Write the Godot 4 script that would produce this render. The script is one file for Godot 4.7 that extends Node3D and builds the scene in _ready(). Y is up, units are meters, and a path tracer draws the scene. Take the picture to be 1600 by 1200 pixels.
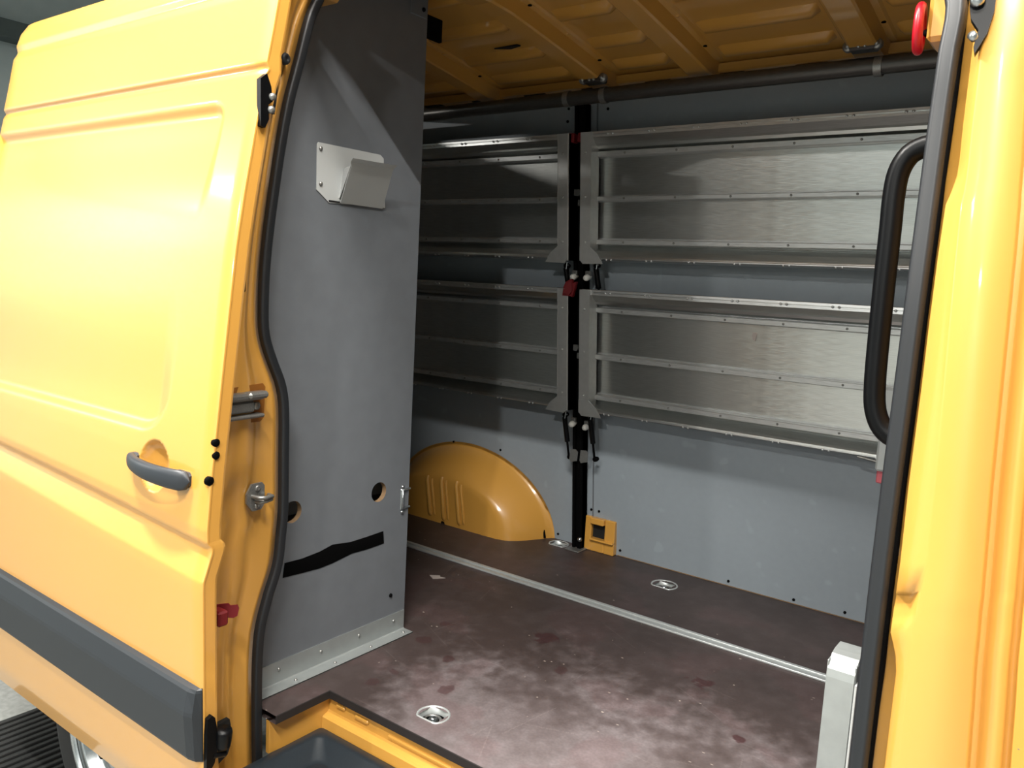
extends Node3D
# Cargo bay of a yellow van seen through its open sliding door.
# Van coordinates: camera at the origin, x towards the cab, y up, -z into the van, cargo floor at y = -1.
const OFF := Vector3(0, 1.66, 0)          # van coordinates -> world (ground at y = 0)
const CX := Vector3(0.80095726, 0.05444032, -0.59624133)
const CD := Vector3(0.11806017, -0.99066568, 0.06814187)
const CF := Vector3(-0.58696616, -0.12497108, -0.7999081)
const FPX := 1267.797
const GROUND := -1.66

var M := {}
var bases := {}

# ---------------------------------------------------------------- pixels to positions (on a known plane)
func ray(px: float, py: float) -> Vector3:
	return CX * (px - 800.0) + CD * (py - 600.0) + CF * FPX
func on_x(px: float, py: float, x: float) -> Vector3:
	var d := ray(px, py)
	return d * (x / d.x)
func on_y(px: float, py: float, y: float) -> Vector3:
	var d := ray(px, py)
	return d * (y / d.y)
func on_z(px: float, py: float, z: float) -> Vector3:
	var d := ray(px, py)
	return d * (z / d.z)
func on_lean(px: float, py: float, w: float) -> Vector3:
	var d := ray(px, py)
	return d * ((-2.475 + w) / (d.z - 0.108 * d.y))
func lean(x: float, y: float, w: float) -> Vector3:
	return Vector3(x, y, -2.475 + 0.108 * y + w)

# ---------------------------------------------------------------- mesh builder
class MB:
	var v := PackedVector3Array()
	var g := PackedInt32Array()
	var uv := PackedVector2Array()
	var use_uv := false
	func tri(a: Vector3, b: Vector3, c: Vector3, s := -1) -> void:
		v.append(a); v.append(b); v.append(c)
		g.append(s)
	func quad(a: Vector3, b: Vector3, c: Vector3, d: Vector3, s := -1) -> void:
		tri(a, b, c, s); tri(a, c, d, s)
	func grid(rows: Array, s := 1, closed := false) -> void:
		for i in rows.size() - 1:
			var p: PackedVector3Array = rows[i]
			var q: PackedVector3Array = rows[i + 1]
			var n := p.size()
			for j in (n if closed else n - 1):
				var k := (j + 1) % n
				quad(p[j], p[k], q[k], q[j], s)
	# a sheet with thickness: the grid, its copy moved by off, and the rim
	func slab(rows: Array, off: Vector3, s := 1) -> void:
		grid(rows, s)
		var back := []
		for r in rows:
			var b := PackedVector3Array()
			for i in range(r.size() - 1, -1, -1):
				b.append(r[i] + off)
			back.append(b)
		grid(back, s + 1 if s >= 0 else -1)
		var n: int = rows[0].size()
		var m: int = rows.size()
		for i in m - 1:
			quad(rows[i + 1][0], rows[i + 1][0] + off, rows[i][0] + off, rows[i][0])
			quad(rows[i][n - 1], rows[i][n - 1] + off, rows[i + 1][n - 1] + off, rows[i + 1][n - 1])
		for j in n - 1:
			quad(rows[0][j], rows[0][j] + off, rows[0][j + 1] + off, rows[0][j + 1])
			quad(rows[m - 1][j + 1], rows[m - 1][j + 1] + off, rows[m - 1][j] + off, rows[m - 1][j])
	func cbox(lo: Vector3, hi: Vector3, b := 0.002, t := Transform3D()) -> void:
		var c := (lo + hi) * 0.5
		var h := (hi - lo).abs() * 0.5
		b = minf(b, minf(h.x, minf(h.y, h.z)) * 0.9)
		var pt := func(sx: int, sy: int, sz: int, ax: int) -> Vector3:
			var e := Vector3(h.x - (0.0 if ax == 0 else b), h.y - (0.0 if ax == 1 else b), h.z - (0.0 if ax == 2 else b))
			return t * (c + Vector3(e.x * sx, e.y * sy, e.z * sz))
		for s in [-1, 1]:
			var f := [[pt.call(s, -1, -1, 0), pt.call(s, -1, 1, 0), pt.call(s, 1, 1, 0), pt.call(s, 1, -1, 0)],
				[pt.call(-1, s, -1, 1), pt.call(1, s, -1, 1), pt.call(1, s, 1, 1), pt.call(-1, s, 1, 1)],
				[pt.call(-1, -1, s, 2), pt.call(-1, 1, s, 2), pt.call(1, 1, s, 2), pt.call(1, -1, s, 2)]]
			for q in f:
				if s < 0: quad(q[0], q[3], q[2], q[1])
				else: quad(q[0], q[1], q[2], q[3])
		for a in [-1, 1]:
			for d in [-1, 1]:
				var fl: bool = a * d > 0
				_q(pt.call(a, d, -1, 0), pt.call(a, d, 1, 0), pt.call(a, d, 1, 1), pt.call(a, d, -1, 1), fl)
				_q(pt.call(-1, a, d, 1), pt.call(1, a, d, 1), pt.call(1, a, d, 2), pt.call(-1, a, d, 2), fl)
				_q(pt.call(a, -1, d, 2), pt.call(a, 1, d, 2), pt.call(a, 1, d, 0), pt.call(a, -1, d, 0), fl)
				for e in [-1, 1]:
					var A: Vector3 = pt.call(a, d, e, 0)
					var B: Vector3 = pt.call(a, d, e, 1)
					var C: Vector3 = pt.call(a, d, e, 2)
					if a * d * e > 0: tri(A, C, B)
					else: tri(A, B, C)
	func _q(a: Vector3, b: Vector3, c: Vector3, d: Vector3, f: bool) -> void:
		if f: quad(a, d, c, b)
		else: quad(a, b, c, d)
	func tube(pts: Array, r: float, n := 12, caps := true, closed := false, r2 := -1.0) -> void:
		var rows := []
		var m := pts.size()
		var up := Vector3.ZERO
		for i in m:
			var t: Vector3
			if closed: t = (pts[(i + 1) % m] - pts[(i + m - 1) % m]).normalized()
			else: t = (pts[mini(i + 1, m - 1)] - pts[maxi(i - 1, 0)]).normalized()
			if up == Vector3.ZERO:
				up = Vector3.UP if absf(t.y) < 0.8 else Vector3.RIGHT
			var s := t.cross(up).normalized()
			up = s.cross(t).normalized()
			var rr := r if r2 < 0 else lerpf(r, r2, float(i) / (m - 1))
			var row := PackedVector3Array()
			for k in n:
				var a := TAU * k / n
				row.append(pts[i] + s * cos(a) * rr + up * sin(a) * rr)
			rows.append(row)
		if closed: rows.append(rows[0])
		grid(rows, 1, true)
		if caps and not closed:
			for k in range(1, n - 1):
				tri(rows[0][0], rows[0][k + 1], rows[0][k])
				tri(rows[m - 1][0], rows[m - 1][k], rows[m - 1][k + 1])
	# profile of (radius, height) turned about t's y axis; consecutive equal points make a sharp edge
	func lathe(t: Transform3D, prof: Array, n := 20, s := 1) -> void:
		var prev := PackedVector3Array()
		var sg := s
		for i in prof.size():
			var row := PackedVector3Array()
			for k in n:
				var a := TAU * k / n
				row.append(t * Vector3(cos(a) * prof[i].x, prof[i].y, sin(a) * prof[i].x))
			if i > 0:
				if prof[i] == prof[i - 1]: sg += 1
				else: grid([prev, row], sg, true)
			prev = row
	# polygon in t's xy plane, pushed along t's z by depth
	func prism(poly: PackedVector2Array, depth: float, t := Transform3D(), s := -1) -> void:
		if Geometry2D.is_polygon_clockwise(poly): poly.reverse()
		var idx := Geometry2D.triangulate_polygon(poly)
		for i in range(0, idx.size(), 3):
			var a := poly[idx[i]]; var b := poly[idx[i + 1]]; var c := poly[idx[i + 2]]
			tri(t * Vector3(a.x, a.y, depth), t * Vector3(c.x, c.y, depth), t * Vector3(b.x, b.y, depth))
			tri(t * Vector3(a.x, a.y, 0), t * Vector3(b.x, b.y, 0), t * Vector3(c.x, c.y, 0))
		var n := poly.size()
		for i in n:
			var a := poly[i]; var b := poly[(i + 1) % n]
			quad(t * Vector3(a.x, a.y, 0), t * Vector3(a.x, a.y, depth), t * Vector3(b.x, b.y, depth), t * Vector3(b.x, b.y, 0), s)
	# closed profile of (side, out) points carried along a path; out is the way the profile's y points
	func sweep(path: Array, prof: PackedVector2Array, outs: Array, s := 1, scales := []) -> void:
		var rows := []
		var m := path.size()
		for i in m:
			var t: Vector3 = (path[mini(i + 1, m - 1)] - path[maxi(i - 1, 0)]).normalized()
			var o: Vector3 = outs[i]
			o = (o - t * o.dot(t)).normalized()
			var sd := t.cross(o)
			var row := PackedVector3Array()
			var k: Vector2 = scales[i] if scales else Vector2.ONE
			for p in prof: row.append(path[i] + sd * p.x * k.x + o * p.y * k.y)
			rows.append(row)
		grid(rows, s, true)
		var n := prof.size()
		for k in range(1, n - 1):
			tri(rows[0][0], rows[0][k + 1], rows[0][k])
			tri(rows[m - 1][0], rows[m - 1][k], rows[m - 1][k + 1])
	func mesh(base: Vector3, mat: Material) -> ArrayMesh:
		var st := SurfaceTool.new()
		st.begin(Mesh.PRIMITIVE_TRIANGLES)
		for i in v.size():
			st.set_smooth_group(g[i / 3])
			if use_uv: st.set_uv(uv[i])
			st.add_vertex(v[i] - base)
		st.generate_normals()
		st.set_material(mat)
		return st.commit()

# ---------------------------------------------------------------- nodes
var taken := {}
func numbered(n: String) -> String:
	if not taken.has(n):
		taken[n] = 0
		return n
	taken[n] += 1
	return "%s_%03d" % [n, taken[n]]
func thing(called: String, label: String, category: String, base: Vector3, group := "") -> Node3D:
	var o := Node3D.new()
	o.name = numbered(called)
	add_child(o)
	o.position = base + OFF
	bases[o] = base
	o.set_meta("label", label)
	o.set_meta("category", category)
	if group: o.set_meta("group", group)
	return o
func part(called: String, mb: MB, mat: Material, parent: Node3D, label := "") -> MeshInstance3D:
	var o := MeshInstance3D.new()
	o.name = called
	o.mesh = mb.mesh(bases[parent], mat)
	parent.add_child(o, true)
	bases[o] = bases[parent]
	if label: o.set_meta("label", label)
	return o
# a thing that is one mesh
func solo(called: String, mb: MB, mat: Material, label: String, category: String, base: Vector3, group := "") -> MeshInstance3D:
	var o := MeshInstance3D.new()
	o.name = numbered(called)
	o.mesh = mb.mesh(base, mat)
	add_child(o)
	o.position = base + OFF
	bases[o] = base
	o.set_meta("label", label)
	o.set_meta("category", category)
	if group: o.set_meta("group", group)
	return o
func structure(called: String, mb: MB, mat: Material, base: Vector3, label: String, category: String) -> MeshInstance3D:
	var o := solo(called, mb, mat, label, category, base)
	o.set_meta("kind", "structure")
	return o
func at(p: Vector3, b := Basis()) -> Transform3D:
	return Transform3D(b, p)
# basis whose y axis points along d
func along(d: Vector3) -> Basis:
	var y := d.normalized()
	var x := (Vector3.UP if absf(y.y) < 0.9 else Vector3.RIGHT).cross(y).normalized()
	return Basis(x, y, x.cross(y))
# basis whose z axis points along d, y as near up as can be
func facing(d: Vector3, up := Vector3.UP) -> Basis:
	var z := d.normalized()
	var x := up.cross(z).normalized()
	return Basis(x, z.cross(x), z)

# ---------------------------------------------------------------- textures and materials
func noise(seed_: int, freq: float, oct := 4) -> FastNoiseLite:
	var n := FastNoiseLite.new()
	n.seed = seed_
	n.noise_type = FastNoiseLite.TYPE_SIMPLEX_SMOOTH
	n.frequency = freq
	n.fractal_octaves = oct
	return n
func noise_tex(seed_: int, freq: float, lo: Color, hi: Color, size := 512, oct := 4) -> ImageTexture:
	var im := noise(seed_, freq, oct).get_seamless_image(size, size)
	im.convert(Image.FORMAT_RGB8)
	for y in size:
		for x in size:
			im.set_pixel(x, y, lo.lerp(hi, im.get_pixel(x, y).r))
	return ImageTexture.create_from_image(im)
func mat(c: Color, rough: float, metal := 0.0, tex: Texture2D = null, scale := Vector3.ONE) -> StandardMaterial3D:
	var m := StandardMaterial3D.new()
	m.albedo_color = c
	m.roughness = rough
	m.metallic = metal
	if tex:
		m.albedo_texture = tex
		m.uv1_triplanar = true
		m.uv1_world_triplanar = true
		m.uv1_scale = scale
	return m
func make_materials() -> void:
	var grey := noise_tex(3, 0.02, Color(0.95, 0.95, 0.95), Color(1, 1, 1))
	var speck := noise_tex(5, 0.06, Color(0.82, 0.82, 0.82), Color(1, 1, 1), 512, 5)
	var rough_map := noise_tex(8, 0.03, Color(0.55, 0.55, 0.55), Color(1, 1, 1), 512, 5)
	var y := mat(Color(0.75, 0.55, 0.245), 0.36)
	y.clearcoat_enabled = true
	y.clearcoat = 0.8
	y.clearcoat_roughness = 0.06
	M.yellow = y
	M.alu = mat(Color(0.86, 0.87, 0.86), 0.30, 0.95, speck, Vector3(0.4, 30, 30))
	var bump := noise(9, 0.05, 4).get_seamless_image(512, 512)
	bump.convert(Image.FORMAT_RGBA8)
	bump.bump_map_to_normal_map(2.0)
	M.alu.normal_enabled = true
	M.alu.normal_texture = ImageTexture.create_from_image(bump)
	M.alu.normal_scale = 0.25
	M.alu_bar = mat(Color(0.84, 0.85, 0.85), 0.36, 0.65, speck, Vector3(0.6, 12, 12))
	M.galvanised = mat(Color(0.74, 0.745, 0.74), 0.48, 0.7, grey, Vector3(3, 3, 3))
	M.alu_floor = mat(Color(0.74, 0.76, 0.76), 0.42, 0.55, grey, Vector3(2, 2, 2))
	M.alu_angle = mat(Color(0.64, 0.66, 0.66), 0.42, 0.6, grey, Vector3(2, 2, 2))
	M.zinc = mat(Color(0.74, 0.76, 0.77), 0.3, 1.0, speck, Vector3(6, 6, 6))
	M.steel = mat(Color(0.60, 0.60, 0.59), 0.38, 0.75, speck, Vector3(8, 8, 8))
	M.tube = mat(Color(0.36, 0.35, 0.34), 0.38, 0.7, speck, Vector3(1, 10, 10))
	M.black = mat(Color(0.018, 0.018, 0.02), 0.75)
	M.black.metallic_specular = 0.15
	M.gloss_black = mat(Color(0.024, 0.027, 0.033), 0.36)
	M.gloss_black.metallic_specular = 0.28
	M.rubber = mat(Color(0.115, 0.13, 0.15), 0.62, 0.0, grey, Vector3.ONE * 3.0)
	M.seal = mat(Color(0.078, 0.09, 0.106), 0.5)
	M.plastic = mat(Color(0.105, 0.125, 0.147), 0.55, 0.0, noise_tex(21, 0.2, Color(0.9, 0.9, 0.9), Color(1, 1, 1), 256, 3), Vector3.ONE * 6.0)
	M.handle = mat(Color(0.13, 0.148, 0.17), 0.48)
	M.step = mat(Color(0.125, 0.155, 0.18), 0.36, 0.0, speck, Vector3.ONE * 5.0)
	M.panel = mat(Color(0.385, 0.40, 0.42), 0.40, 0.0, grey, Vector3.ONE * 1.3)
	M.lining = mat(Color(0.555, 0.59, 0.62), 0.5, 0.0, lining_texture(), Vector3.ONE * 0.8)
	M.white = mat(Color(0.66, 0.67, 0.67), 0.5)
	M.cap = mat(Color(0.86, 0.86, 0.84), 0.5)
	M.grey_box = mat(Color(0.72, 0.74, 0.74), 0.5)
	M.red = mat(Color(0.40, 0.01, 0.05), 0.6)
	M.red_gloss = mat(Color(0.66, 0.04, 0.12), 0.35)
	M.pink = mat(Color(0.80, 0.38, 0.42), 0.5)
	M.wood = mat(Color(0.50, 0.40, 0.29), 0.8, 0.0, speck, Vector3(4, 40, 4))
	M.hole = mat(Color(0.02, 0.02, 0.02), 0.9)
	M.paper = mat(Color(0.62, 0.58, 0.56), 0.8)
	M.tyre = mat(Color(0.055, 0.055, 0.058), 0.75)
	M.mat_dark = mat(Color(0.15, 0.155, 0.155), 0.7, 0.0, speck, Vector3.ONE * 4.0)
	M.ground = mat(Color(0.55, 0.56, 0.55), 0.65, 0.0, speck, Vector3.ONE * 1.1)
	M.garage = mat(Color(0.66, 0.71, 0.72), 0.8, 0.0, grey, Vector3.ONE * 0.6)
	M.garage_beam = mat(Color(0.30, 0.34, 0.34), 0.8, 0.0, grey, Vector3.ONE * 0.9)
	M.garage_ceiling = mat(Color(0.86, 0.87, 0.87), 0.85)
	M.lamp_body = mat(Color(0.85, 0.85, 0.85), 0.5)
	var g := mat(Color(1, 1, 1), 0.6)
	g.emission_enabled = true
	g.emission = Color(1.0, 0.985, 0.95)
	g.emission_energy_multiplier = 6.0
	M.lamp_glow = g
	var f := StandardMaterial3D.new()
	f.albedo_texture = floor_texture()
	f.roughness = 0.5
	M.floor = f
	M.floor_edge = mat(Color(0.10, 0.072, 0.068), 0.8, 0.0, speck, Vector3(6, 60, 6))
func lining_texture() -> ImageTexture:
	var n := 768
	var im := Image.create(n, n, false, Image.FORMAT_RGB8)
	var a := noise(31, 0.004, 3)
	var b := noise(32, 0.05, 4)
	var c := noise(33, 0.016, 2)
	for y in n:
		for x in n:
			var k := 0.95 + 0.022 * a.get_noise_2d(x, y) + 0.014 * b.get_noise_2d(x, y)
			var s := c.get_noise_2d(x + 900, y)
			if s > 0.55: k += (s - 0.55) * 0.3
			im.set_pixel(x, y, Color(k, k, k))
	return ImageTexture.create_from_image(im)
# the plywood: brown-black film, some dust and wear plus painted-in lamp light by the door, stains and scratches where the photograph shows them
const FX0 := -2.62
const FX1 := 0.22
const FZ0 := -2.66
const FZ1 := -1.04
func floor_texture() -> ImageTexture:
	var w := 1400
	var h := 800
	var im := Image.create(w, h, false, Image.FORMAT_RGB8)
	var a := noise(41, 0.006, 5)
	var b := noise(42, 0.035, 4)
	var c := noise(43, 0.22, 2)
	var dark := Color(0.218, 0.180, 0.174)
	var lit_dust := Color(0.465, 0.437, 0.446)
	var wine := Color(0.285, 0.185, 0.185)
	var stains := []
	for s in [[853, 997, 0.035], [1095, 1065, 0.03], [693, 974, 0.018], [1153, 1155, 0.016], [878, 1048, 0.02], [662, 999, 0.02], [580, 1066, 0.016], [695, 1077, 0.02], [615, 1049, 0.014], [700, 1030, 0.018]]:
		var p := on_y(s[0], s[1], -1.0)
		stains.append([p.x, p.z, s[2], 0.75 if s[2] >= 0.03 or s[0] == 1153 else 0.4])
	for y in h:
		for x in w:
			var wx := FX0 + (FX1 - FX0) * x / w
			var wz := FZ0 + (FZ1 - FZ0) * y / h
			var na := a.get_noise_2d(x, y)
			var nb := b.get_noise_2d(x, y)
			var k := clampf(0.07 + 0.20 * na + 0.12 * nb, 0.0, 1.0)
			# lamp-lit zone by the door painted in with some dust, ragged at its edge
			var lit_zone := clampf((wz + 1.86 + 0.20 * na + 0.12 * nb) / 0.3, 0.0, 1.0) * clampf((wx + 1.38 + 0.10 * nb + 0.14 * na) / 0.2, 0.0, 1.0)
			k = clampf(k + lit_zone * (0.56 + 0.14 * na + 0.07 * nb), 0.0, 1.0)
			var col := dark.lerp(lit_dust, k)
			col = col.lerp(wine, clampf(na * 1.2 - 0.15, 0.0, 0.2))
			for s in stains:
				var dd: float = Vector2(wx - s[0], (wz - s[1]) * 0.9).length() / s[2] + nb * 0.9
				if dd < 1.0: col = col.lerp(Color(0.20, 0.105, 0.11), minf(s[3], (1.0 - dd) * 3.0))
			col = col * (1.0 + 0.07 * c.get_noise_2d(x, y))
			im.set_pixel(x, y, col)
	var rng := RandomNumberGenerator.new()
	rng.seed = 77
	for i in 70:
		var p := Vector2(rng.randf() * w, h * (0.25 + 0.75 * rng.randf()))
		var ang := rng.randf_range(-0.5, 0.5) + (PI / 2 if rng.randf() < 0.3 else 0.0)
		var len := rng.randi_range(8, 90)
		for t in len:
			var q := p + Vector2.from_angle(ang) * t
			if q.x > 0 and q.y > 0 and q.x < w and q.y < h:
				im.set_pixelv(q, im.get_pixelv(q).lerp(Color(0.62, 0.58, 0.57), 0.16))
	for i in 160:
		var q := Vector2i(rng.randi_range(2, w - 3), rng.randi_range(int(h * 0.2), h - 3))
		im.fill_rect(Rect2i(q, Vector2i(rng.randi_range(1, 3), rng.randi_range(1, 2))), Color(0.62, 0.58, 0.54))
	return ImageTexture.create_from_image(im)

# ---------------------------------------------------------------- garage outside
func lamp(p: Vector3, size: Vector2, energy: float, label: String) -> void:
	var t := thing("ceiling_lamp", label, "lamp", p, "garage ceiling lamps")
	var mb := MB.new()
	mb.cbox(p + Vector3(-size.x / 2 - 0.03, 0, -size.y / 2 - 0.03), p + Vector3(size.x / 2 + 0.03, 0.07, size.y / 2 + 0.03), 0.01)
	part("housing", mb, M.lamp_body, t)
	for sx in [-0.4, 0.4]:
		mb = MB.new()
		mb.tube([p + Vector3(sx * size.x, 0.07, 0), Vector3(p.x + sx * size.x, 2.75, p.z)], 0.006, 8)
		part("hanger_rod", mb, M.lamp_body, t)
	mb = MB.new()
	mb.cbox(p + Vector3(-size.x / 2, -0.02, -size.y / 2), p + Vector3(size.x / 2, 0.0, size.y / 2), 0.004)
	part("diffuser", mb, M.lamp_glow, t)
	var l := AreaLight3D.new()
	l.name = "lamp_light"
	l.area_size = size
	l.light_energy = energy
	l.light_color = Color(1.0, 0.985, 0.955)
	l.area_range = 30.0
	l.shadow_enabled = true
	l.rotation_degrees = Vector3(-90, 0, 0)
	l.position = Vector3(0, -0.03, 0)
	t.add_child(l)
func box_structure(called: String, lo: Vector3, hi: Vector3, m: Material, label: String, category: String) -> MeshInstance3D:
	var mb := MB.new()
	mb.cbox(lo, hi, 0.004)
	return structure(called, mb, m, Vector3((lo.x + hi.x) / 2, lo.y, (lo.z + hi.z) / 2), label, category)
func build_garage() -> void:
	var y0 := GROUND
	var y1 := 2.75
	box_structure("ground", Vector3(-6.8, y0 - 0.2, -5.2), Vector3(5.2, y0, 9.7), M.ground, "pale grey garage floor under the yellow van", "floor")
	box_structure("wall_west", Vector3(-6.8, y0, -5.2), Vector3(-6.6, y1, 9.7), M.garage, "grey green garage wall beyond the van", "wall")
	box_structure("wall_east", Vector3(5.0, y0, -5.2), Vector3(5.2, y1, 9.7), M.garage, "garage wall on the cab side", "wall")
	box_structure("wall_north", Vector3(-6.6, y0, -5.2), Vector3(5.0, y1, -5.0), M.garage, "garage wall along the far side of the van", "wall")
	box_structure("wall_south", Vector3(-6.6, y0, 9.5), Vector3(5.0, y1, 9.7), M.garage, "garage wall behind the viewer", "wall")
	box_structure("ceiling_001", Vector3(-6.8, y1, -5.2), Vector3(5.2, y1 + 0.2, 9.7), M.garage_ceiling, "pale garage ceiling with lamps", "ceiling")
	box_structure("trim_1", Vector3(-6.6, 1.50, -5.0), Vector3(-6.42, 1.62, 9.5), M.garage_beam, "dark horizontal ledge along the garage wall", "beam")
	# lamps over and beside the van
	lamp(Vector3(-0.65, 1.60, -0.78), Vector2(1.2, 0.24), 2.1, "slim ceiling lamp above the open door of the van")
	lamp(Vector3(0.25, 2.40, 0.79), Vector2(1.2, 0.04), 10.0, "thin tube lamp level with the van's front pillar")
	lamp(Vector3(-1.75, 1.60, -0.40), Vector2(0.5, 0.16), 6.0, "added ceiling lamp that brightens the open sliding door")  # added lamp: brightens the door, hardly reaches the cargo bay
	lamp(Vector3(-0.1, 1.60, 1.7), Vector2(0.12, 0.12), 4.2, "small ceiling lamp in the middle of the garage")
	lamp(Vector3(-2.1, 1.60, 3.6), Vector2(0.14, 0.14), 6.0, "small ceiling lamp halfway to the wall behind the viewer")
	lamp(Vector3(0.2, 1.60, 7.8), Vector2(0.5, 0.3), 13.0, "added ceiling lamp behind the viewer that brightens the cargo bay")  # added unseen lamp: lifts the light level inside the van
	lamp(Vector3(-5.6, 1.60, 1.7), Vector2(0.5, 0.3), 9.0, "ceiling lamp close to the grey green garage wall")
	# ribbed mat behind the rear wheel
	var b := Vector3(-2.85, y0, -1.15)
	var t := thing("ribbed_mat", "dark ribbed rubber mat on the floor behind the rear wheel", "mat", b)
	var mb := MB.new()
	mb.cbox(Vector3(-3.02, y0, -1.75), Vector3(-2.46, y0 + 0.008, -0.75), 0.002)
	part("mat_base", mb, M.mat_dark, t)
	var k := 0
	while k < 16:
		var x := -3.0 + k * 0.034
		mb = MB.new()
		mb.cbox(Vector3(x, y0 + 0.008, -1.74), Vector3(x + 0.016, y0 + 0.018, -0.95), 0.002)
		part("ridge", mb, M.mat_dark, t)
		k += 1
	# dark low box further back
	mb = MB.new()
	mb.cbox(Vector3(-4.2, y0, -1.9), Vector3(-3.42, y0 + 0.13, -1.05), 0.02)
	mb.cbox(Vector3(-4.15, y0 + 0.13, -1.85), Vector3(-3.47, y0 + 0.15, -1.1), 0.01)
	solo("drip_tray", mb, M.black, "low black tray on the garage floor behind the mat", "tray", Vector3(-3.8, y0, -1.5))
	# rear wheel
	var wc := Vector3(-2.06, GROUND + 0.345, -1.16)
	t = thing("road_wheel", "rear wheel with silver rim beneath the open sliding door", "wheel", Vector3(wc.x, GROUND, wc.z))
	var ax := at(wc, Basis(Vector3.RIGHT, Vector3.BACK, Vector3.DOWN))   # y axis -> +z (outwards)
	mb = MB.new()
	mb.lathe(ax, [Vector2(0.20, 0.11), Vector2(0.215, 0.122), Vector2(0.27, 0.126), Vector2(0.325, 0.108), Vector2(0.34, 0.09), Vector2(0.345, 0.05), Vector2(0.345, -0.05), Vector2(0.34, -0.09), Vector2(0.325, -0.108), Vector2(0.27, -0.12), Vector2(0.2, -0.11)], 48)
	part("tyre", mb, M.tyre, t)
	mb = MB.new()
	mb.lathe(ax, [Vector2(0.216, 0.10), Vector2(0.216, 0.118), Vector2(0.21, 0.122), Vector2(0.203, 0.118), Vector2(0.198, 0.10), Vector2(0.19, 0.105), Vector2(0.183, 0.10), Vector2(0.178, 0.075), Vector2(0.165, 0.06), Vector2(0.14, 0.075), Vector2(0.11, 0.088), Vector2(0.085, 0.085), Vector2(0.07, 0.06), Vector2(0.03, 0.058), Vector2(0.001, 0.058)], 48)
	part("rim", mb, M.zinc, t)
	for i in 10:
		var a := TAU * i / 10.0
		mb = MB.new()
		mb.lathe(at(wc + Vector3(cos(a) * 0.14, sin(a) * 0.14, 0.07), Basis(Vector3.RIGHT, Vector3.BACK, Vector3.DOWN)), [Vector2(0.016, 0.0), Vector2(0.016, 0.0115), Vector2(0.001, 0.0118)], 12)
		part("vent_hole", mb, M.hole, t)
	for i in 5:
		var a := TAU * i / 5.0 + 0.3
		mb = MB.new()
		mb.lathe(at(wc + Vector3(cos(a) * 0.05, sin(a) * 0.05, 0.055), Basis(Vector3.RIGHT, Vector3.BACK, Vector3.DOWN)), [Vector2(0.012, 0.0), Vector2(0.012, 0.02), Vector2(0.001, 0.022)], 6, 1)
		part("wheel_bolt", mb, M.steel, t)

# ---------------------------------------------------------------- van body
func interp(tab: Array, y: float) -> float:
	if y <= tab[0].x: return tab[0].y
	for i in range(1, tab.size()):
		if y <= tab[i].x:
			return lerpf(tab[i - 1].y, tab[i].y, (y - tab[i - 1].x) / (tab[i].x - tab[i - 1].x))
	return tab[-1].y
func smooth_interp(tab: Array, y: float) -> float:
	return (interp(tab, y - 0.02) + interp(tab, y) + interp(tab, y + 0.02)) / 3.0
const SKIN := [Vector2(-1.16, -0.890), Vector2(-1.1, -0.872), Vector2(-0.95, -0.858), Vector2(-0.62, -0.853), Vector2(-0.60, -0.8535), Vector2(-0.545, -0.872), Vector2(-0.535, -0.872), Vector2(-0.525, -0.862), Vector2(-0.50, -0.861), Vector2(-0.39, -0.870), Vector2(-0.22, -0.888), Vector2(-0.10, -0.901), Vector2(0.04, -0.917), Vector2(0.14, -0.933), Vector2(0.27, -0.957), Vector2(0.362, -0.977), Vector2(0.372, -0.984), Vector2(0.382, -0.978), Vector2(0.44, -0.990), Vector2(0.52, -1.005), Vector2(0.538, -1.016), Vector2(0.556, -1.013), Vector2(0.59, -1.025), Vector2(0.62, -1.045), Vector2(0.632, -1.065)]
const DOOR_X := -1.33
const DOOR_X0 := -2.465
func sstep(a: float, b: float, x: float) -> float:
	var t := clampf((x - a) / (b - a), 0.0, 1.0)
	return t * t * (3.0 - 2.0 * t)
func door_z(x: float, y: float) -> float:
	var sl := (DOOR_X - x) * 0.066 * exp(-pow((y + 0.53) / 0.14, 2.0))
	var z := interp(SKIN, y - sl)
	# pressed-in field of the blanked window
	var edge := -1.425 - (0.31 - y) * 0.07
	# its upper edge: a step that faces down, easing back out below; its lower edge: a step that faces up
	var ds := edge - x
	var cap := 0.0
	if ds < 0.05: cap = 0.05 - sqrt(maxf(0.0, 0.0025 - pow(0.05 - ds, 2.0)))
	var up_edge := sstep(0.322 - cap, 0.290 - cap, y) * sstep(0.08, 0.27, y) * sstep(0.0, 0.03, ds)
	var low_cap := 0.0
	var dl := ds - 0.02
	if dl < 0.10: low_cap = 0.10 - sqrt(maxf(0.0, 0.01 - pow(0.10 - dl, 2.0)))
	var low_edge := sstep(-0.347 + low_cap, -0.322 + low_cap, y) * sstep(-0.06, -0.30, y) * sstep(0.0, 0.06, dl)
	z -= 0.013 * maxf(up_edge, low_edge)
	# dish behind the handle
	var d := Vector2(x + 1.522, y + 0.408).length()
	z -= 0.030 * sqrt(clampf(1.0 - pow(d / 0.05, 2.0), 0.0, 1.0)) * (1.0 if d < 0.05 else 0.0)
	return z
func ticks(lo: float, hi: float, step: float, dense: Array, fine: float) -> Array:
	var s := []
	var x := lo
	while x < hi - 1e-5:
		s.append(x)
		var f := step
		for d in dense:
			if x >= d[0] and x < d[1]: f = minf(f, fine)
			elif x < d[0] and x + f > d[0]: f = minf(f, maxf(d[0] - x, fine))
		x += f
	s.append(hi)
	return s
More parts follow.
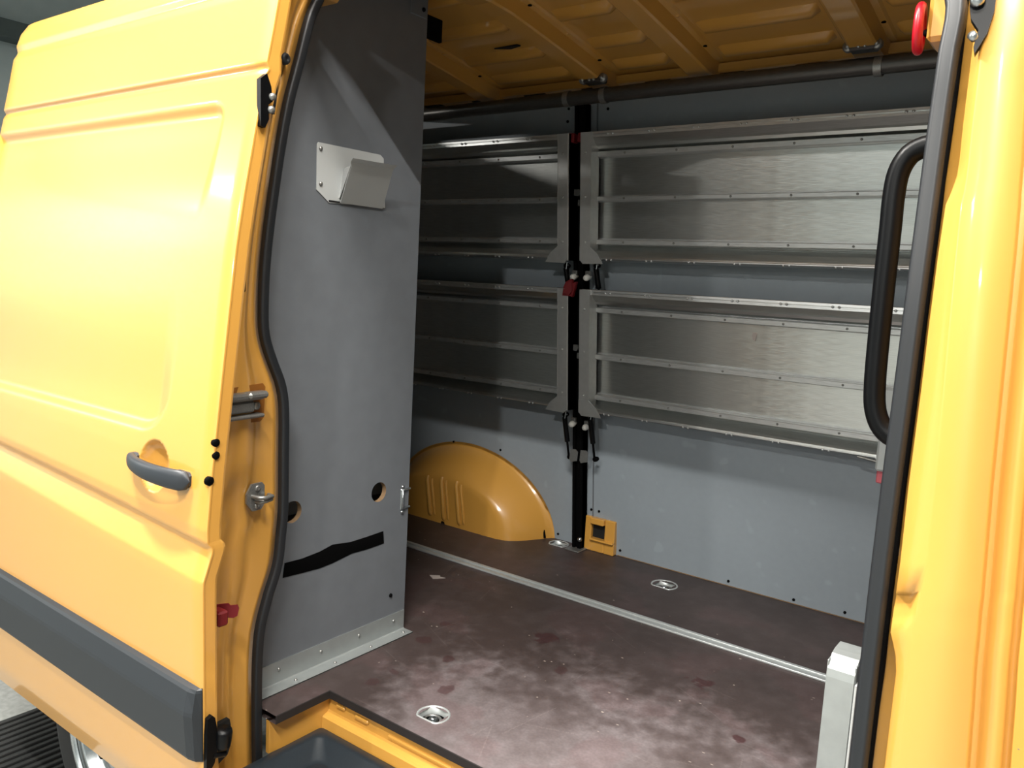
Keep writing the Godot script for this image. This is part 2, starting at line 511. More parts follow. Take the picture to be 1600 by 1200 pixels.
func build_sliding_door() -> void:
	var t := thing("sliding_door", "yellow sliding van door slid open towards the rear", "van door", Vector3(-1.9, -1.16, -0.9))
	var mb := MB.new()
	var ys := ticks(-1.16, 0.632, 0.02, [[-0.62, -0.46], [-0.46, -0.25], [0.285, 0.40], [0.51, 0.632]], 0.004)
	var xs := ticks(DOOR_X0, DOOR_X, 0.03, [[-1.60, -1.40]], 0.005)
	var rows := []
	for y in ys:
		var r := PackedVector3Array()
		for x in xs:
			# edge rolls round
			var e := minf(DOOR_X - x, x - DOOR_X0)
			var z := door_z(x, y) - 0.004 * pow(clampf(1.0 - e / 0.006, 0.0, 1.0), 2.0)
			r.append(Vector3(x, y, z))
		rows.append(r)
	mb.slab(rows, Vector3(0, 0, -0.003), 1)
	part("outer_skin", mb, M.yellow, t)
	# folded edge and inner panel
	for side in [0, 1]:
		var ed := []
		for y in ticks(-1.16, 0.632, 0.03, [[-0.62, -0.5], [0.5, 0.632]], 0.008):
			var X: float = DOOR_X if side == 0 else DOOR_X0
			var sg := -1.0 if side == 0 else 1.0
			var z := interp(SKIN, y)
			ed.append(PackedVector3Array([Vector3(X + sg * 0.0015, y, z - 0.004), Vector3(X + sg * 0.004, y, z - 0.032), Vector3(X + sg * 0.006, y, z - 0.037), Vector3(X + sg * 0.05, y, z - 0.040), Vector3(X + sg * 0.06, y, z - 0.060), Vector3(X + sg * 0.30, y, z - 0.062)]))
		mb = MB.new()
		mb.grid(ed, -1)
		part("edge_fold", mb, M.yellow, t)
	mb = MB.new()
	var back := []
	for y in ticks(-1.16, 0.632, 0.06, [], 0.01):
		back.append(PackedVector3Array([Vector3(DOOR_X0 + 0.2, y, interp(SKIN, y) - 0.062), Vector3(DOOR_X - 0.2, y, interp(SKIN, y) - 0.062)]))
	mb.slab(back, Vector3(0, 0, 0.004), -1)
	part("inner_panel", mb, M.yellow, t)
	# rubbing strip
	mb = MB.new()
	var tr := []
	var prof := [Vector2(-0.803, 0.0), Vector2(-0.806, 0.013), Vector2(-0.812, 0.017), Vector2(-0.850, 0.026), Vector2(-0.858, 0.027), Vector2(-0.945, 0.021), Vector2(-0.953, 0.017), Vector2(-0.956, 0.0)]
	for x in [DOOR_X0 + 0.004, DOOR_X0 + 0.016, DOOR_X - 0.024, DOOR_X - 0.006, DOOR_X + 0.0]:
		var r := PackedVector3Array()
		var f: float = 1.0
		if x > DOOR_X - 0.003: f = 0.12
		elif x > DOOR_X - 0.01: f = 0.72
		elif x < DOOR_X0 + 0.01: f = 0.5
		for p in prof:
			r.append(Vector3(x, p.x - 0.008 * (x - DOOR_X0) + 0.0, interp(SKIN, p.x) - 0.002 + p.y * f))
		tr.append(r)
	mb.grid(tr, -1)
	for e in [0, tr.size() - 1]:
		for k in range(1, prof.size() - 1): mb.tri(tr[e][0], tr[e][k], tr[e][k + 1])
	part("rubbing_strip", mb, M.plastic, t, "wide dark grey plastic rubbing strip")
	# handle
	mb = MB.new()
	var hp := []
	var L := Vector3(-1.605, -0.403, -0.872)
	var R := Vector3(-1.382, -0.413, -0.868)
	var rows2 := []
	for i in 25:
		var u := i / 24.0
		var c := L.lerp(R, u)
		c.z += 0.034 * pow(sin(PI * clampf(u * 1.0, 0.02, 0.98)), 0.55)
		var ry := lerpf(0.0145, 0.021, u)
		var rz := 0.010
		var e := clampf(minf(u, 1.0 - u) / 0.09, 0.0, 1.0)
		e = sqrt(maxf(0.0, 1.0 - (1.0 - e) * (1.0 - e)))
		e = maxf(e, 0.02)
		var r := PackedVector3Array()
		for k in 16:
			var a := TAU * k / 16.0
			var ca := signf(cos(a)) * pow(absf(cos(a)), 0.75)
			var sa := signf(sin(a)) * pow(absf(sin(a)), 0.75)
			r.append(c + Vector3(0, ca * ry * e, sa * rz * e))
		rows2.append(r)
	mb.grid(rows2, 1, true)
	var h := part("handle", mb, M.handle, t, "dark grey bar handle")
	mb = MB.new()
	mb.cbox(Vector3(-1.436, -0.428, -0.885), Vector3(-1.388, -0.398, -0.855), 0.006)
	mb.cbox(Vector3(-1.600, -0.415, -0.885), Vector3(-1.578, -0.391, -0.855), 0.005)
	part("handle_mount", mb, M.handle, h)
	# plugs in the edge
	for q in [[338, 692, 0.008], [338, 712, 0.008], [328, 752, 0.009]]:
		var p := on_x(q[0], q[1], DOOR_X)
		mb = MB.new()
		mb.lathe(at(p, along(Vector3.RIGHT)), [Vector2(q[2], -0.006), Vector2(q[2], 0.0), Vector2(q[2] * 0.6, 0.002), Vector2(0.0005, 0.002)], 14)
		part("edge_plug", mb, M.black, t)
	# roller bracket low on the edge
	var bp := on_x(327, 1158, DOOR_X)
	mb = MB.new()
	mb.prism(PackedVector2Array([Vector2(-0.010, 0.052), Vector2(0.000, 0.057), Vector2(0.006, 0.05), Vector2(0.010, 0.03), Vector2(0.014, -0.01), Vector2(0.006, -0.045), Vector2(-0.004, -0.058), Vector2(-0.012, -0.055), Vector2(-0.012, 0.02)]), 0.010, at(bp, facing(Vector3.RIGHT)))
	var rb := part("roller_bracket", mb, M.gloss_black, t, "glossy black roller bracket low on the door edge")
	mb = MB.new()
	mb.lathe(at(bp + Vector3(0.010, 0.0, -0.025), along(Vector3(0.2, 1, 0))), [Vector2(0.001, -0.02), Vector2(0.014, -0.02), Vector2(0.016, -0.014), Vector2(0.016, 0.014), Vector2(0.014, 0.02), Vector2(0.001, 0.02)], 18)
	part("roller", mb, M.gloss_black, rb)
	mb = MB.new()
	mb.tube([bp + Vector3(0.006, -0.03, -0.004), bp + Vector3(0.01, -0.036, -0.03)], 0.006, 10)
	part("bracket_arm", mb, M.gloss_black, rb)
	# upper lock on the edge
	var up := on_x(409, 160, DOOR_X - 0.004)
	mb = MB.new()
	mb.prism(PackedVector2Array([Vector2(-0.012, 0.04), Vector2(0.002, 0.052), Vector2(0.012, 0.03), Vector2(0.016, 0.004), Vector2(0.006, -0.004), Vector2(0.008, -0.03), Vector2(0.0, -0.047), Vector2(-0.010, -0.045)]), 0.012, at(up, facing(Vector3.RIGHT)))
	rb = part("upper_lock", mb, M.gloss_black, t, "black lock plate high on the door edge")
	mb = MB.new()
	for s in [Vector3(0.012, 0.012, -0.014), Vector3(0.012, -0.012, -0.012)]:
		mb = MB.new()
		mb.lathe(at(up + s, along(Vector3.RIGHT)), [Vector2(0.007, -0.004), Vector2(0.007, 0.004), Vector2(0.003, 0.007), Vector2(0.0005, 0.007)], 12)
		part("lock_bolt", mb, M.steel, rb)
	# red tape on the edge
	mb = MB.new()
	var rp := on_x(357, 955, -1.40)
	mb.prism(PackedVector2Array([Vector2(-0.030, 0.016), Vector2(0.0, 0.018), Vector2(0.004, 0.013), Vector2(0.018, 0.014), Vector2(0.021, 0.006), Vector2(0.018, -0.010), Vector2(0.010, -0.014), Vector2(-0.008, -0.012), Vector2(-0.018, -0.02), Vector2(-0.030, -0.024)]), 0.003, at(rp, facing(Vector3(0.75, 0, 0.6))))
	mb.cbox(rp + Vector3(-0.02, -0.02, 0.012), rp + Vector3(0.02, 0.012, 0.036), 0.004)
	part("red_tape", mb, M.red, t, "dark red tape sticking out of the door gap")

const SEAL_L := [[497, 0], [483, 33], [466, 100], [449, 167], [432, 267], [415, 400], [411, 500], [415, 533], [426, 567], [438, 600], [443, 633], [443, 720], [442, 800], [439, 833], [433, 883], [418, 933], [406, 983], [402, 1033], [401, 1100], [402, 1200]]
const SEAL_R := [[1494, 0], [1482, 90], [1469, 180], [1453, 300], [1432, 460], [1414, 600], [1393, 760], [1378, 880], [1364, 1000], [1341, 1200]]
func seal_z(y: float) -> float:
	return interp([Vector2(-0.4, -1.075), Vector2(0.0, -1.085), Vector2(0.3, -1.11), Vector2(0.45, -1.14), Vector2(0.6, -1.2)], y)
# point on the front pillar: the pixel's ray met with the leaning surface seal_z(y) + w
func on_pillar(px: float, py: float, w: float) -> Vector3:
	var p := on_z(px, py, -1.07)
	for i in 6: p = on_z(px, py, seal_z(p.y) + w)
	return p
func seal_left(x: float) -> Array:
	var a := []
	for q in SEAL_L: a.append(on_x(q[0], q[1], x))
	return a
func resample(pts: Array, n: int) -> Array:
	var c := Curve3D.new()
	for i in pts.size():
		var t: Vector3 = (pts[mini(i + 1, pts.size() - 1)] - pts[maxi(i - 1, 0)])
		var l: float = pts[i].distance_to(pts[maxi(i - 1, 0)]) / 3.0
		var r: float = pts[i].distance_to(pts[mini(i + 1, pts.size() - 1)]) / 3.0
		c.add_point(pts[i], -t.normalized() * l, t.normalized() * r)
	c.bake_interval = 0.004
	var out := []
	for i in n: out.append(c.sample_baked(c.get_baked_length() * i / (n - 1)))
	return out
func build_seal() -> void:
	var path := []
	var l := seal_left(-1.455)
	l.reverse()                           # from the sill up
	path.append(Vector3(-1.455, -1.20, -1.085))
	path.append_array(l)
	path.append_array([Vector3(-1.43, 0.63, -1.215), Vector3(-1.38, 0.655, -1.225), Vector3(-1.25, 0.668, -1.23), Vector3(-0.45, 0.668, -1.23), Vector3(-0.34, 0.655, -1.225)])
	path.append(Vector3(-0.30, 0.62, -1.215))
	path.append(Vector3(-0.275, 0.56, -1.19))
	for q in SEAL_R: path.append(on_pillar(q[0], q[1], 0.0))
	path.append(path[-1] + (path[-1] - path[-2]) * 1.6)
	path = resample(path, 260)
	var outs := []
	var scales := []
	for i in path.size():
		outs.append(Vector3(0, 0, 1))
		# the bulb is squeezed flatter along the rear edge of the opening
		scales.append(Vector2(0.72, 0.66).lerp(Vector2(0.82, 0.9), sstep(-1.40, -0.4, path[i].x)))
	var prof := PackedVector2Array()
	# rounded bulb with a groove down its middle
	for k in 28:
		var a := TAU * k / 28.0
		var c := signf(cos(a)) * pow(absf(cos(a)), 0.6) * 0.0138
		var s := signf(sin(a)) * pow(absf(sin(a)), 0.6) * 0.016
		if s > 0.01 and absf(c) < 0.004: s -= 0.003
		prof.append(Vector2(c, s))
	var mb := MB.new()
	mb.sweep(path, prof, outs, 1, scales)
	solo("door_seal", mb, M.seal, "black rubber seal running round the sliding door opening", "door seal", Vector3(-0.9, -1.2, -1.1))
	# dark lip of the seal on the front pillar side
	# (part of the same rubber, so a slim gap strip on the pillar is built with the pillar)

func build_body() -> void:
	var t := thing("cargo_van", "yellow cargo van body with the side opening in view", "van", Vector3(-1.2, -1.45, -1.8))
	# rear pillar: the painted jamb between the seal and the slid-back door
	var sl := seal_left(-1.455)
	sl.insert(0, Vector3(-1.44, 0.66, -1.23))
	sl.append(Vector3(-1.455, -1.40, -1.085))
	sl = resample(sl, 90)
	var rows := []
	for p in sl:
		var zo := interp(SKIN, p.y) - 0.085
		if p.y > 0.5: zo = minf(zo, p.z + 0.09)
		var d: float = zo - p.z
		var low := sstep(-0.40, -0.5, p.y)
		var r := PackedVector3Array()
		r.append(Vector3(-1.49, p.y, p.z - 0.03))
		r.append(Vector3(-1.478, p.y, p.z + 0.0))
		r.append(Vector3(-1.462, p.y, p.z + 0.018))
		r.append(Vector3(-1.457, p.y, p.z + 0.03))
		r.append(Vector3(-1.463 - 0.006 * low, p.y, p.z + d * 0.36))
		r.append(Vector3(-1.452 - 0.016 * low, p.y, p.z + d * 0.48))
		r.append(Vector3(-1.446 - 0.012 * low, p.y, p.z + d * 0.58))
		r.append(Vector3(-1.442 - 0.022 * low, p.y, p.z + d * 0.66))
		r.append(Vector3(-1.446 - 0.026 * low, p.y, p.z + d * 0.80))
		r.append(Vector3(-1.450, p.y, p.z + d * 0.94))
		r.append(Vector3(-1.458, p.y, zo))
		r.append(Vector3(-1.49, p.y, zo + 0.006))
		for k in range(4, r.size() - 1): r[k].x += 0.15 * (r[k].z - p.z - 0.03)
		rows.append(r)
	var mb := MB.new()
	mb.slab(rows, Vector3(-0.03, 0, -0.004), 1)
	var rp := part("rear_pillar", mb, M.yellow, t)
	# sub-parts on the jamb: rubber buffer, recess plate with roller rail, striker
	var b := on_x(443, 92, -1.446)
	mb = MB.new()
	mb.lathe(at(b, along(Vector3(1, 0, -0.2))), [Vector2(0.012, -0.012), Vector2(0.012, 0.006), Vector2(0.010, 0.010), Vector2(0.005, 0.011), Vector2(0.004, 0.008), Vector2(0.0005, 0.008)], 18)
	part("rubber_buffer", mb, M.rubber, rp, "round grey rubber buffer")
	mb = MB.new()
	var c := on_x(424, 143, -1.440)
	mb.prism(PackedVector2Array([Vector2(-0.012, -0.045), Vector2(0.004, -0.045), Vector2(0.010, -0.01), Vector2(0.013, 0.03), Vector2(0.006, 0.045), Vector2(-0.004, 0.05), Vector2(-0.012, 0.03)]), 0.006, at(c, facing(Vector3(1, 0, -0.15))))
	part("upper_slot", mb, M.hole, rp)
	# roller rail end in its pressed pocket
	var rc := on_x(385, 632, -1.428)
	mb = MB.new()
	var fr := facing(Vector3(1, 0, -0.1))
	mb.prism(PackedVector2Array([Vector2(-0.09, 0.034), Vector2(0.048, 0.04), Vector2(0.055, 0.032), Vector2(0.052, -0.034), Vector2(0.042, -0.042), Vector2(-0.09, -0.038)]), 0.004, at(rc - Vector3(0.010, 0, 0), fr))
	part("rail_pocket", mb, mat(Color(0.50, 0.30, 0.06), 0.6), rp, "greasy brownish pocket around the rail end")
	mb = MB.new()
	var X := at(rc, fr)
	mb.cbox(Vector3(-0.09, 0.010, -0.008), Vector3(0.036, 0.026, 0.020), 0.005, X)
	mb.cbox(Vector3(-0.012, 0.013, 0.0), Vector3(0.040, 0.028, 0.026), 0.005, X)
	mb.cbox(Vector3(-0.09, -0.016, -0.008), Vector3(0.014, 0.008, 0.012), 0.004, X)
	mb.cbox(Vector3(-0.09, -0.028, -0.008), Vector3(0.036, -0.020, 0.018), 0.003, X)
	part("roller_rail", mb, M.steel, rp, "worn steel roller rail end")
	mb = MB.new()
	mb.lathe(Transform3D(fr, X * Vector3(0.024, -0.005, 0.002)) * at(Vector3.ZERO, along(Vector3.BACK)), [Vector2(0.009, -0.006), Vector2(0.009, 0.004), Vector2(0.005, 0.006), Vector2(0.0005, 0.006)], 6)
	part("rail_bolt", mb, M.steel, rp)
	# striker
	var sc := on_x(398, 776, -1.446)
	X = at(sc, facing(Vector3(1, 0, -0.1)))
	mb = MB.new()
	mb.prism(PackedVector2Array([Vector2(-0.012, 0.030), Vector2(0.016, 0.030), Vector2(0.023, 0.022), Vector2(0.023, -0.020), Vector2(0.014, -0.030), Vector2(-0.010, -0.030), Vector2(-0.026, -0.010), Vector2(-0.026, 0.010)]), 0.005, X)
	var stp := part("striker_plate", mb, M.steel, rp, "steel lock striker plate")
	mb = MB.new()
	mb.tube([X * Vector3(-0.012, 0.004, 0.0), X * Vector3(-0.010, 0.004, 0.026), X * Vector3(0.0, 0.003, 0.032), X * Vector3(0.022, 0.002, 0.030), X * Vector3(0.03, 0.0, 0.01)], 0.0045, 10)
	mb.tube([X * Vector3(-0.004, -0.008, 0.0), X * Vector3(-0.003, -0.008, 0.020), X * Vector3(0.008, -0.007, 0.026), X * Vector3(0.026, -0.006, 0.024)], 0.0045, 10)
	for q in [Vector3(0.003, 0.019, 0.005), Vector3(0.002, -0.020, 0.005)]:
		mb.lathe(Transform3D(X.basis, X * q) * at(Vector3.ZERO, along(Vector3.BACK)), [Vector2(0.007, 0), Vector2(0.007, 0.003), Vector2(0.003, 0.004), Vector2(0.0005, 0.002)], 12)
	var pl := part("striker_pin", mb, M.steel, rp)
	# black slot in the jamb below the roller bracket
	var so := on_x(347, 1153, -1.440)
	mb = MB.new()
	mb.prism(PackedVector2Array([Vector2(-0.02, 0.042), Vector2(0.010, 0.044), Vector2(0.013, 0.03), Vector2(0.013, -0.018), Vector2(0.006, -0.036), Vector2(-0.02, -0.05)]), 0.012, at(so, facing(Vector3.RIGHT)))
	part("lower_slot", mb, M.hole, rp)

	# black sealant runs on the jamb beside the door edge
	for q in [[[380, 373], [377, 410], [374, 445], [371, 470]], [[359, 572], [356, 610], [354, 655]]]:
		var pts := []
		for a in q: pts.append(on_x(a[0], a[1], -1.428))
		mb = MB.new()
		mb.tube(pts, 0.0045, 8)
		if q.size() > 3: mb.cbox(pts[2] + Vector3(-0.006, -0.016, -0.016), pts[2] + Vector3(0.002, 0.016, 0.004), 0.006)
		part("sealant_run", mb, M.black, rp)

	# outer skin of the rear quarter behind the door, with the wheel cut-out
	mb = MB.new()
	rows = []
	for y in ticks(-1.12, 0.60, 0.05, [], 0.02):
		var r := PackedVector3Array()
		for x in ticks(-2.43, -1.46, 0.06, [], 0.03):
			var z := smooth_interp(SKIN, y) - 0.085
			var dw := Vector2(x + 2.06, y + 1.315).length()
			var yy: float = y
			if dw < 0.40 and y < -0.9: yy = -1.315 + sqrt(maxf(0.0, 0.16 - pow(x + 2.06, 2.0)))
			r.append(Vector3(x, yy, z))
		rows.append(r)
	mb.slab(rows, Vector3(0, 0, -0.004), 1)
	part("rear_quarter_panel", mb, M.yellow, t)
	# header above the opening
	mb = MB.new()
	var hr := []
	for x in [-2.60, -1.6, -1.46, -1.40, -1.30, -0.42, -0.32, -0.2, 0.6]:
		var lift := 0.0
		if x <= -1.46 or x >= -0.3: lift = -0.08
		elif x < -1.39 or x > -0.33: lift = -0.03
		var r := PackedVector3Array()
		for q in [Vector2(0.70 , -1.30), Vector2(0.668 + lift, -1.26), Vector2(0.668 + lift, -1.20), Vector2(0.66 + lift, -1.15), Vector2(0.70, -1.125), Vector2(0.76, -1.20), Vector2(0.80, -1.35)]:
			r.append(Vector3(x, q.x if x > -1.45 else minf(q.x, 0.66), q.y if x > -1.45 else minf(q.y, -1.21)))
		hr.append(r)
	mb.slab(hr, Vector3(0, 0.012, 0), -1)
	part("roof_header", mb, M.yellow, t)
	# outer roof skin
	mb = MB.new()
	rows = []
	for i in 13:
		var z := lerpf(-2.50, -1.17, i / 12.0)
		var y := 0.835 - (0.115 if z < -1.8 else 0.19) * pow((z + 1.8) / 0.68, 4.0) - 0.03 * pow((z + 1.8) / 0.68, 2.0)
		rows.append(PackedVector3Array([Vector3(-2.62, y, z), Vector3(0.6, y, z)]))
	mb.slab(rows, Vector3(0, 0.004, 0), 1)
	part("roof_skin", mb, M.yellow, t)
	# far side skin, rear end
	mb = MB.new()
	mb.slab([PackedVector3Array([Vector3(-2.64, -1.3, -2.72), Vector3(0.6, -1.3, -2.72)]), PackedVector3Array([Vector3(-2.64, 0.0, -2.68), Vector3(0.6, 0.0, -2.68)]), PackedVector3Array([Vector3(-2.64, 0.62, -2.50), Vector3(0.6, 0.62, -2.50)])], Vector3(0, 0, -0.01), 1)
	part("far_side_skin", mb, M.yellow, t)
	mb = MB.new()
	mb.cbox(Vector3(-2.66, -1.3, -2.70), Vector3(-2.635, 0.58, -1.22), 0.005)
	part("rear_end_panel", mb, M.yellow, t)
	mb = MB.new()
	mb.cbox(Vector3(-2.64, -1.16, -2.66), Vector3(0.6, -1.03, -1.30), 0.01)
	part("floor_frame", mb, M.black, t)

	# front pillar, column by column from the seal towards the cab
	var py := [-30, 60, 100, 150, 200, 250, 275, 300, 320, 400, 500, 600, 760, 880, 924, 928, 950, 972, 988, 1005, 1025, 1050, 1100, 1215]
	var c0 := [1514, 1504, 1499, 1493, 1486, 1479, 1475, 1472, 1470, 1459, 1446, 1434, 1413, 1399, 1393, 1393, 1390, 1388, 1386, 1384, 1382, 1379, 1372, 1358]
	var c1 := [1532, 1521, 1516, 1510, 1504, 1499, 1495, 1486, 1477, 1465, 1452, 1440, 1419, 1406, 1400, 1400, 1396, 1393, 1391, 1395, 1399, 1400, 1394, 1380]
	var cc := [1545, 1534, 1529, 1523, 1517, 1512, 1509, 1505, 1500, 1492, 1483, 1474, 1459, 1446, 1436, 1435, 1431, 1428, 1425, 1423, 1421, 1418, 1412, 1400]
	var wb := [0.022, 0.022, 0.022, 0.022, 0.022, 0.022, 0.022, 0.022, 0.022, 0.022, 0.022, 0.022, 0.024, 0.027, 0.029, 0.015, 0.015, 0.026, 0.028, 0.028, 0.028, 0.028, 0.028, 0.028]
	var c2 := [1618, 1610, 1606, 1603, 1600, 1597, 1595, 1593, 1592, 1585, 1575, 1565, 1549, 1539, 1535, 1535, 1532, 1530, 1529, 1527, 1525, 1523, 1520, 1511]
	var rowsp := []
	var gap := []
	for i in py.size():
		var y: float = py[i]
		var a0 := on_pillar(c0[i], y, -0.012)
		var a1 := on_pillar(c1[i], y, -0.004)
		var a1b := on_pillar(c1[i] + 1.5, y, wb[i])
		var a1c := on_pillar(cc[i], y, 0.036)
		var a1d := on_pillar(cc[i] + 4, y, 0.0375)
		var a1m := on_pillar(lerpf(c1[i], cc[i], 0.75), y, wb[i] + 0.005)
		var a2 := on_pillar(c2[i] - 5, y, 0.040)
		var a2b := on_pillar(c2[i], y, 0.036)
		var a3 := on_pillar(c2[i] + 4, y, 0.004)
		var a4 := on_pillar(c2[i] + 10, y, 0.002)
		var a5 := on_pillar(c2[i] + 16, y, 0.022)
		var a6 := on_pillar(c2[i] + 48, y, 0.034)
		var a7 := on_pillar(c2[i] + 53, y, 0.008)
		var a8 := on_pillar(c2[i] + 66, y, 0.008)
		var a9 := on_pillar(c2[i] + 70, y, 0.060)
		var zin := Vector3(a0.x - 0.005, a0.y, a0.z - 0.03)
		var r := PackedVector3Array([Vector3(a0.x - 0.015, a0.y, a0.z - 0.14), Vector3(a0.x - 0.018, a0.y, a0.z - 0.05), zin, a0, a1, a1b, a1m, a1c, a1d, a2, a2b, a3, a4, a5, a6, a7, a8, a9, a9 + Vector3(0.4, 0, 0.05)])
		rowsp.append(r)
	rowsp.reverse()
	var lo: PackedVector3Array = rowsp[0].duplicate()
	for i in lo.size(): lo[i] += (rowsp[0][i] - rowsp[1][i]) * 4.0
	rowsp.insert(0, lo)
	var hi: PackedVector3Array = rowsp[-1].duplicate()
	for i in hi.size(): hi[i] = Vector3(hi[i].x - 0.01, 0.60, hi[i].z - 0.08)
	rowsp.append(hi)
	mb = MB.new()
	mb.slab(rowsp, Vector3(0.03, 0, -0.03), 1)
	var fp := part("front_pillar", mb, M.yellow, t)
	# dark rubber lip between seal and paint
	mb = MB.new()
	var lip := []
	for i in py.size(): lip.append(on_pillar(c0[i] - 3, py[i], -0.006))
	lip.append(lip[-1] + (lip[-1] - lip[-2]))
	mb.tube(resample(lip, 60), 0.0045, 8)
	part("rubber_lip", mb, M.black, fp)
	# lock bracket at the top
	var k0 := on_pillar(1531, 40, 0.040)
	mb = MB.new()
	mb.prism(PackedVector2Array([Vector2(-0.012, 0.06), Vector2(0.012, 0.06), Vector2(0.012, 0.012), Vector2(0.008, -0.012), Vector2(-0.002, -0.034), Vector2(-0.004, -0.026), Vector2(-0.001, -0.008), Vector2(-0.010, 0.006), Vector2(-0.013, 0.02)]), 0.012, at(k0 - Vector3(0, 0, 0.006), facing(Vector3(0.1, 0.1, 1))))
	var lk := part("lock_bracket", mb, M.gloss_black, fp, "black lock bracket high on the front pillar")
	mb = MB.new()
	mb.lathe(at(k0 + Vector3(-0.004, 0.026, 0.006), along(Vector3(0, 0, 1))), [Vector2(0.008, 0), Vector2(0.008, 0.005), Vector2(0.004, 0.008), Vector2(0.0005, 0.008)], 12)
	part("lock_bolt", mb, M.zinc, fp)
	mb = MB.new()
	mb.lathe(at(k0 + Vector3(-0.003, -0.014, 0.004), along(Vector3(-0.3, 0.2, 1))), [Vector2(0.005, 0), Vector2(0.005, 0.008), Vector2(0.0005, 0.009)], 12)
	part("lock_bolt", mb, M.zinc, fp)
	# chrome latch at the lower right
	var k1 := on_pillar(1594, 1165, 0.034)
	mb = MB.new()
	mb.cbox(Vector3(-0.004, -0.03, -0.004), Vector3(0.03, 0.026, 0.014), 0.006, at(k1))
	mb.tube([k1 + Vector3(0.0, -0.01, 0.01), k1 + Vector3(0.0, 0.008, 0.022), k1 + Vector3(0.004, 0.02, 0.012)], 0.005, 10)
	part("latch", mb, M.steel, fp, "steel latch on the pillar edge")

	# step well: yellow risers
	mb = MB.new()
	rows = []
	# profile down the riser: (y, z), from under the floor edge to the tread
	var rprof := [Vector2(-1.022, -1.262), Vector2(-1.056, -1.262), Vector2(-1.060, -1.258), Vector2(-1.064, -1.246), Vector2(-1.068, -1.242), Vector2(-1.100, -1.240)]
	for q in rprof:
		var r := PackedVector3Array()
		for x in [-1.425, -1.1, -0.8, -0.5, -0.20]: r.append(Vector3(x, q.x, q.y))
		rows.append(r)
	mb.slab(rows, Vector3(0, 0, -0.01), -1)
	var rs := part("step_riser", mb, M.yellow, t)
	for q in [[-1.395, 0.03, -1.034], [-1.33, 0.045, -1.038], [-1.22, 0.19, -1.044], [-0.97, 0.12, -1.040], [-0.78, 0.2, -1.044]]:
		mb = MB.new()
		mb.cbox(Vector3(q[0], q[2] - 0.005, -1.264), Vector3(q[0] + q[1], q[2] + 0.005, -1.256), 0.003)
		part("embossed_bar", mb, M.yellow, rs)
	mb = MB.new()
	mb.slab([PackedVector3Array([Vector3(-1.425, -1.02, -1.263), Vector3(-1.436, -1.02, -1.095)]), PackedVector3Array([Vector3(-1.425, -1.10, -1.263), Vector3(-1.436, -1.10, -1.095)])], Vector3(-0.01, 0, 0), -1)
	part("step_side", mb, M.yellow, t)
	mb = MB.new()
	mb.cbox(Vector3(-1.46, -1.30, -1.26), Vector3(0.0, -1.135, -0.96), 0.02)
	part("sill", mb, M.yellow, t)
	# roof bracket with the red ring
	mb = MB.new()
	mb.cbox(Vector3(-0.250, 0.350, -1.30), Vector3(-0.19, 0.62, -1.235), 0.006)
	part("pillar_bracket", mb, M.yellow, t)

func build_step() -> void:
	var t := thing("step_tread", "black moulded plastic step tray below the cargo floor", "step", Vector3(-0.8, -1.135, -1.1))
	var mb := MB.new()
	# rim
	var x0 := -1.422
	var x1 := -0.205
	var z0 := -1.238
	var z1 := -0.98
	var ring := func(i: float, y: float, r: float) -> PackedVector3Array:
		var p := PackedVector3Array()
		var cs := [Vector2(x1 - i - r, z1 - i - r), Vector2(x0 + i + r, z1 - i - r), Vector2(x0 + i + r, z0 + i + r), Vector2(x1 - i - r, z0 + i + r)]
		for c in 4:
			for k in 6:
				var a := PI / 2 * c + PI / 2 * k / 5.0
				p.append(Vector3(cs[c].x + cos(a) * r, y, cs[c].y + sin(a) * r))
		return p
	mb.grid([ring.call(0.0, -1.125, 0.01), ring.call(0.0, -1.092, 0.01), ring.call(0.004, -1.088, 0.012), ring.call(0.024, -1.088, 0.02), ring.call(0.030, -1.091, 0.02), ring.call(0.055, -1.118, 0.03), ring.call(0.065, -1.121, 0.03)], 1, true)
	var inner: PackedVector3Array = ring.call(0.065, -1.121, 0.03)
	for k in range(1, inner.size() - 1): mb.tri(inner[0], inner[k], inner[k + 1])
	var bottom: PackedVector3Array = ring.call(0.0, -1.125, 0.01)
	for k in range(1, bottom.size() - 1): mb.tri(bottom[0] - Vector3(0, 0.008, 0), bottom[k + 1] - Vector3(0, 0.008, 0), bottom[k] - Vector3(0, 0.008, 0))
	part("tray", mb, M.step, t)
	for i in 9:
		var x := -1.30 + i * 0.12
		mb = MB.new()
		mb.cbox(Vector3(x, -1.121, -1.155), Vector3(x + 0.02, -1.117, -1.055), 0.002)
		part("tread_rib", mb, M.step, t)

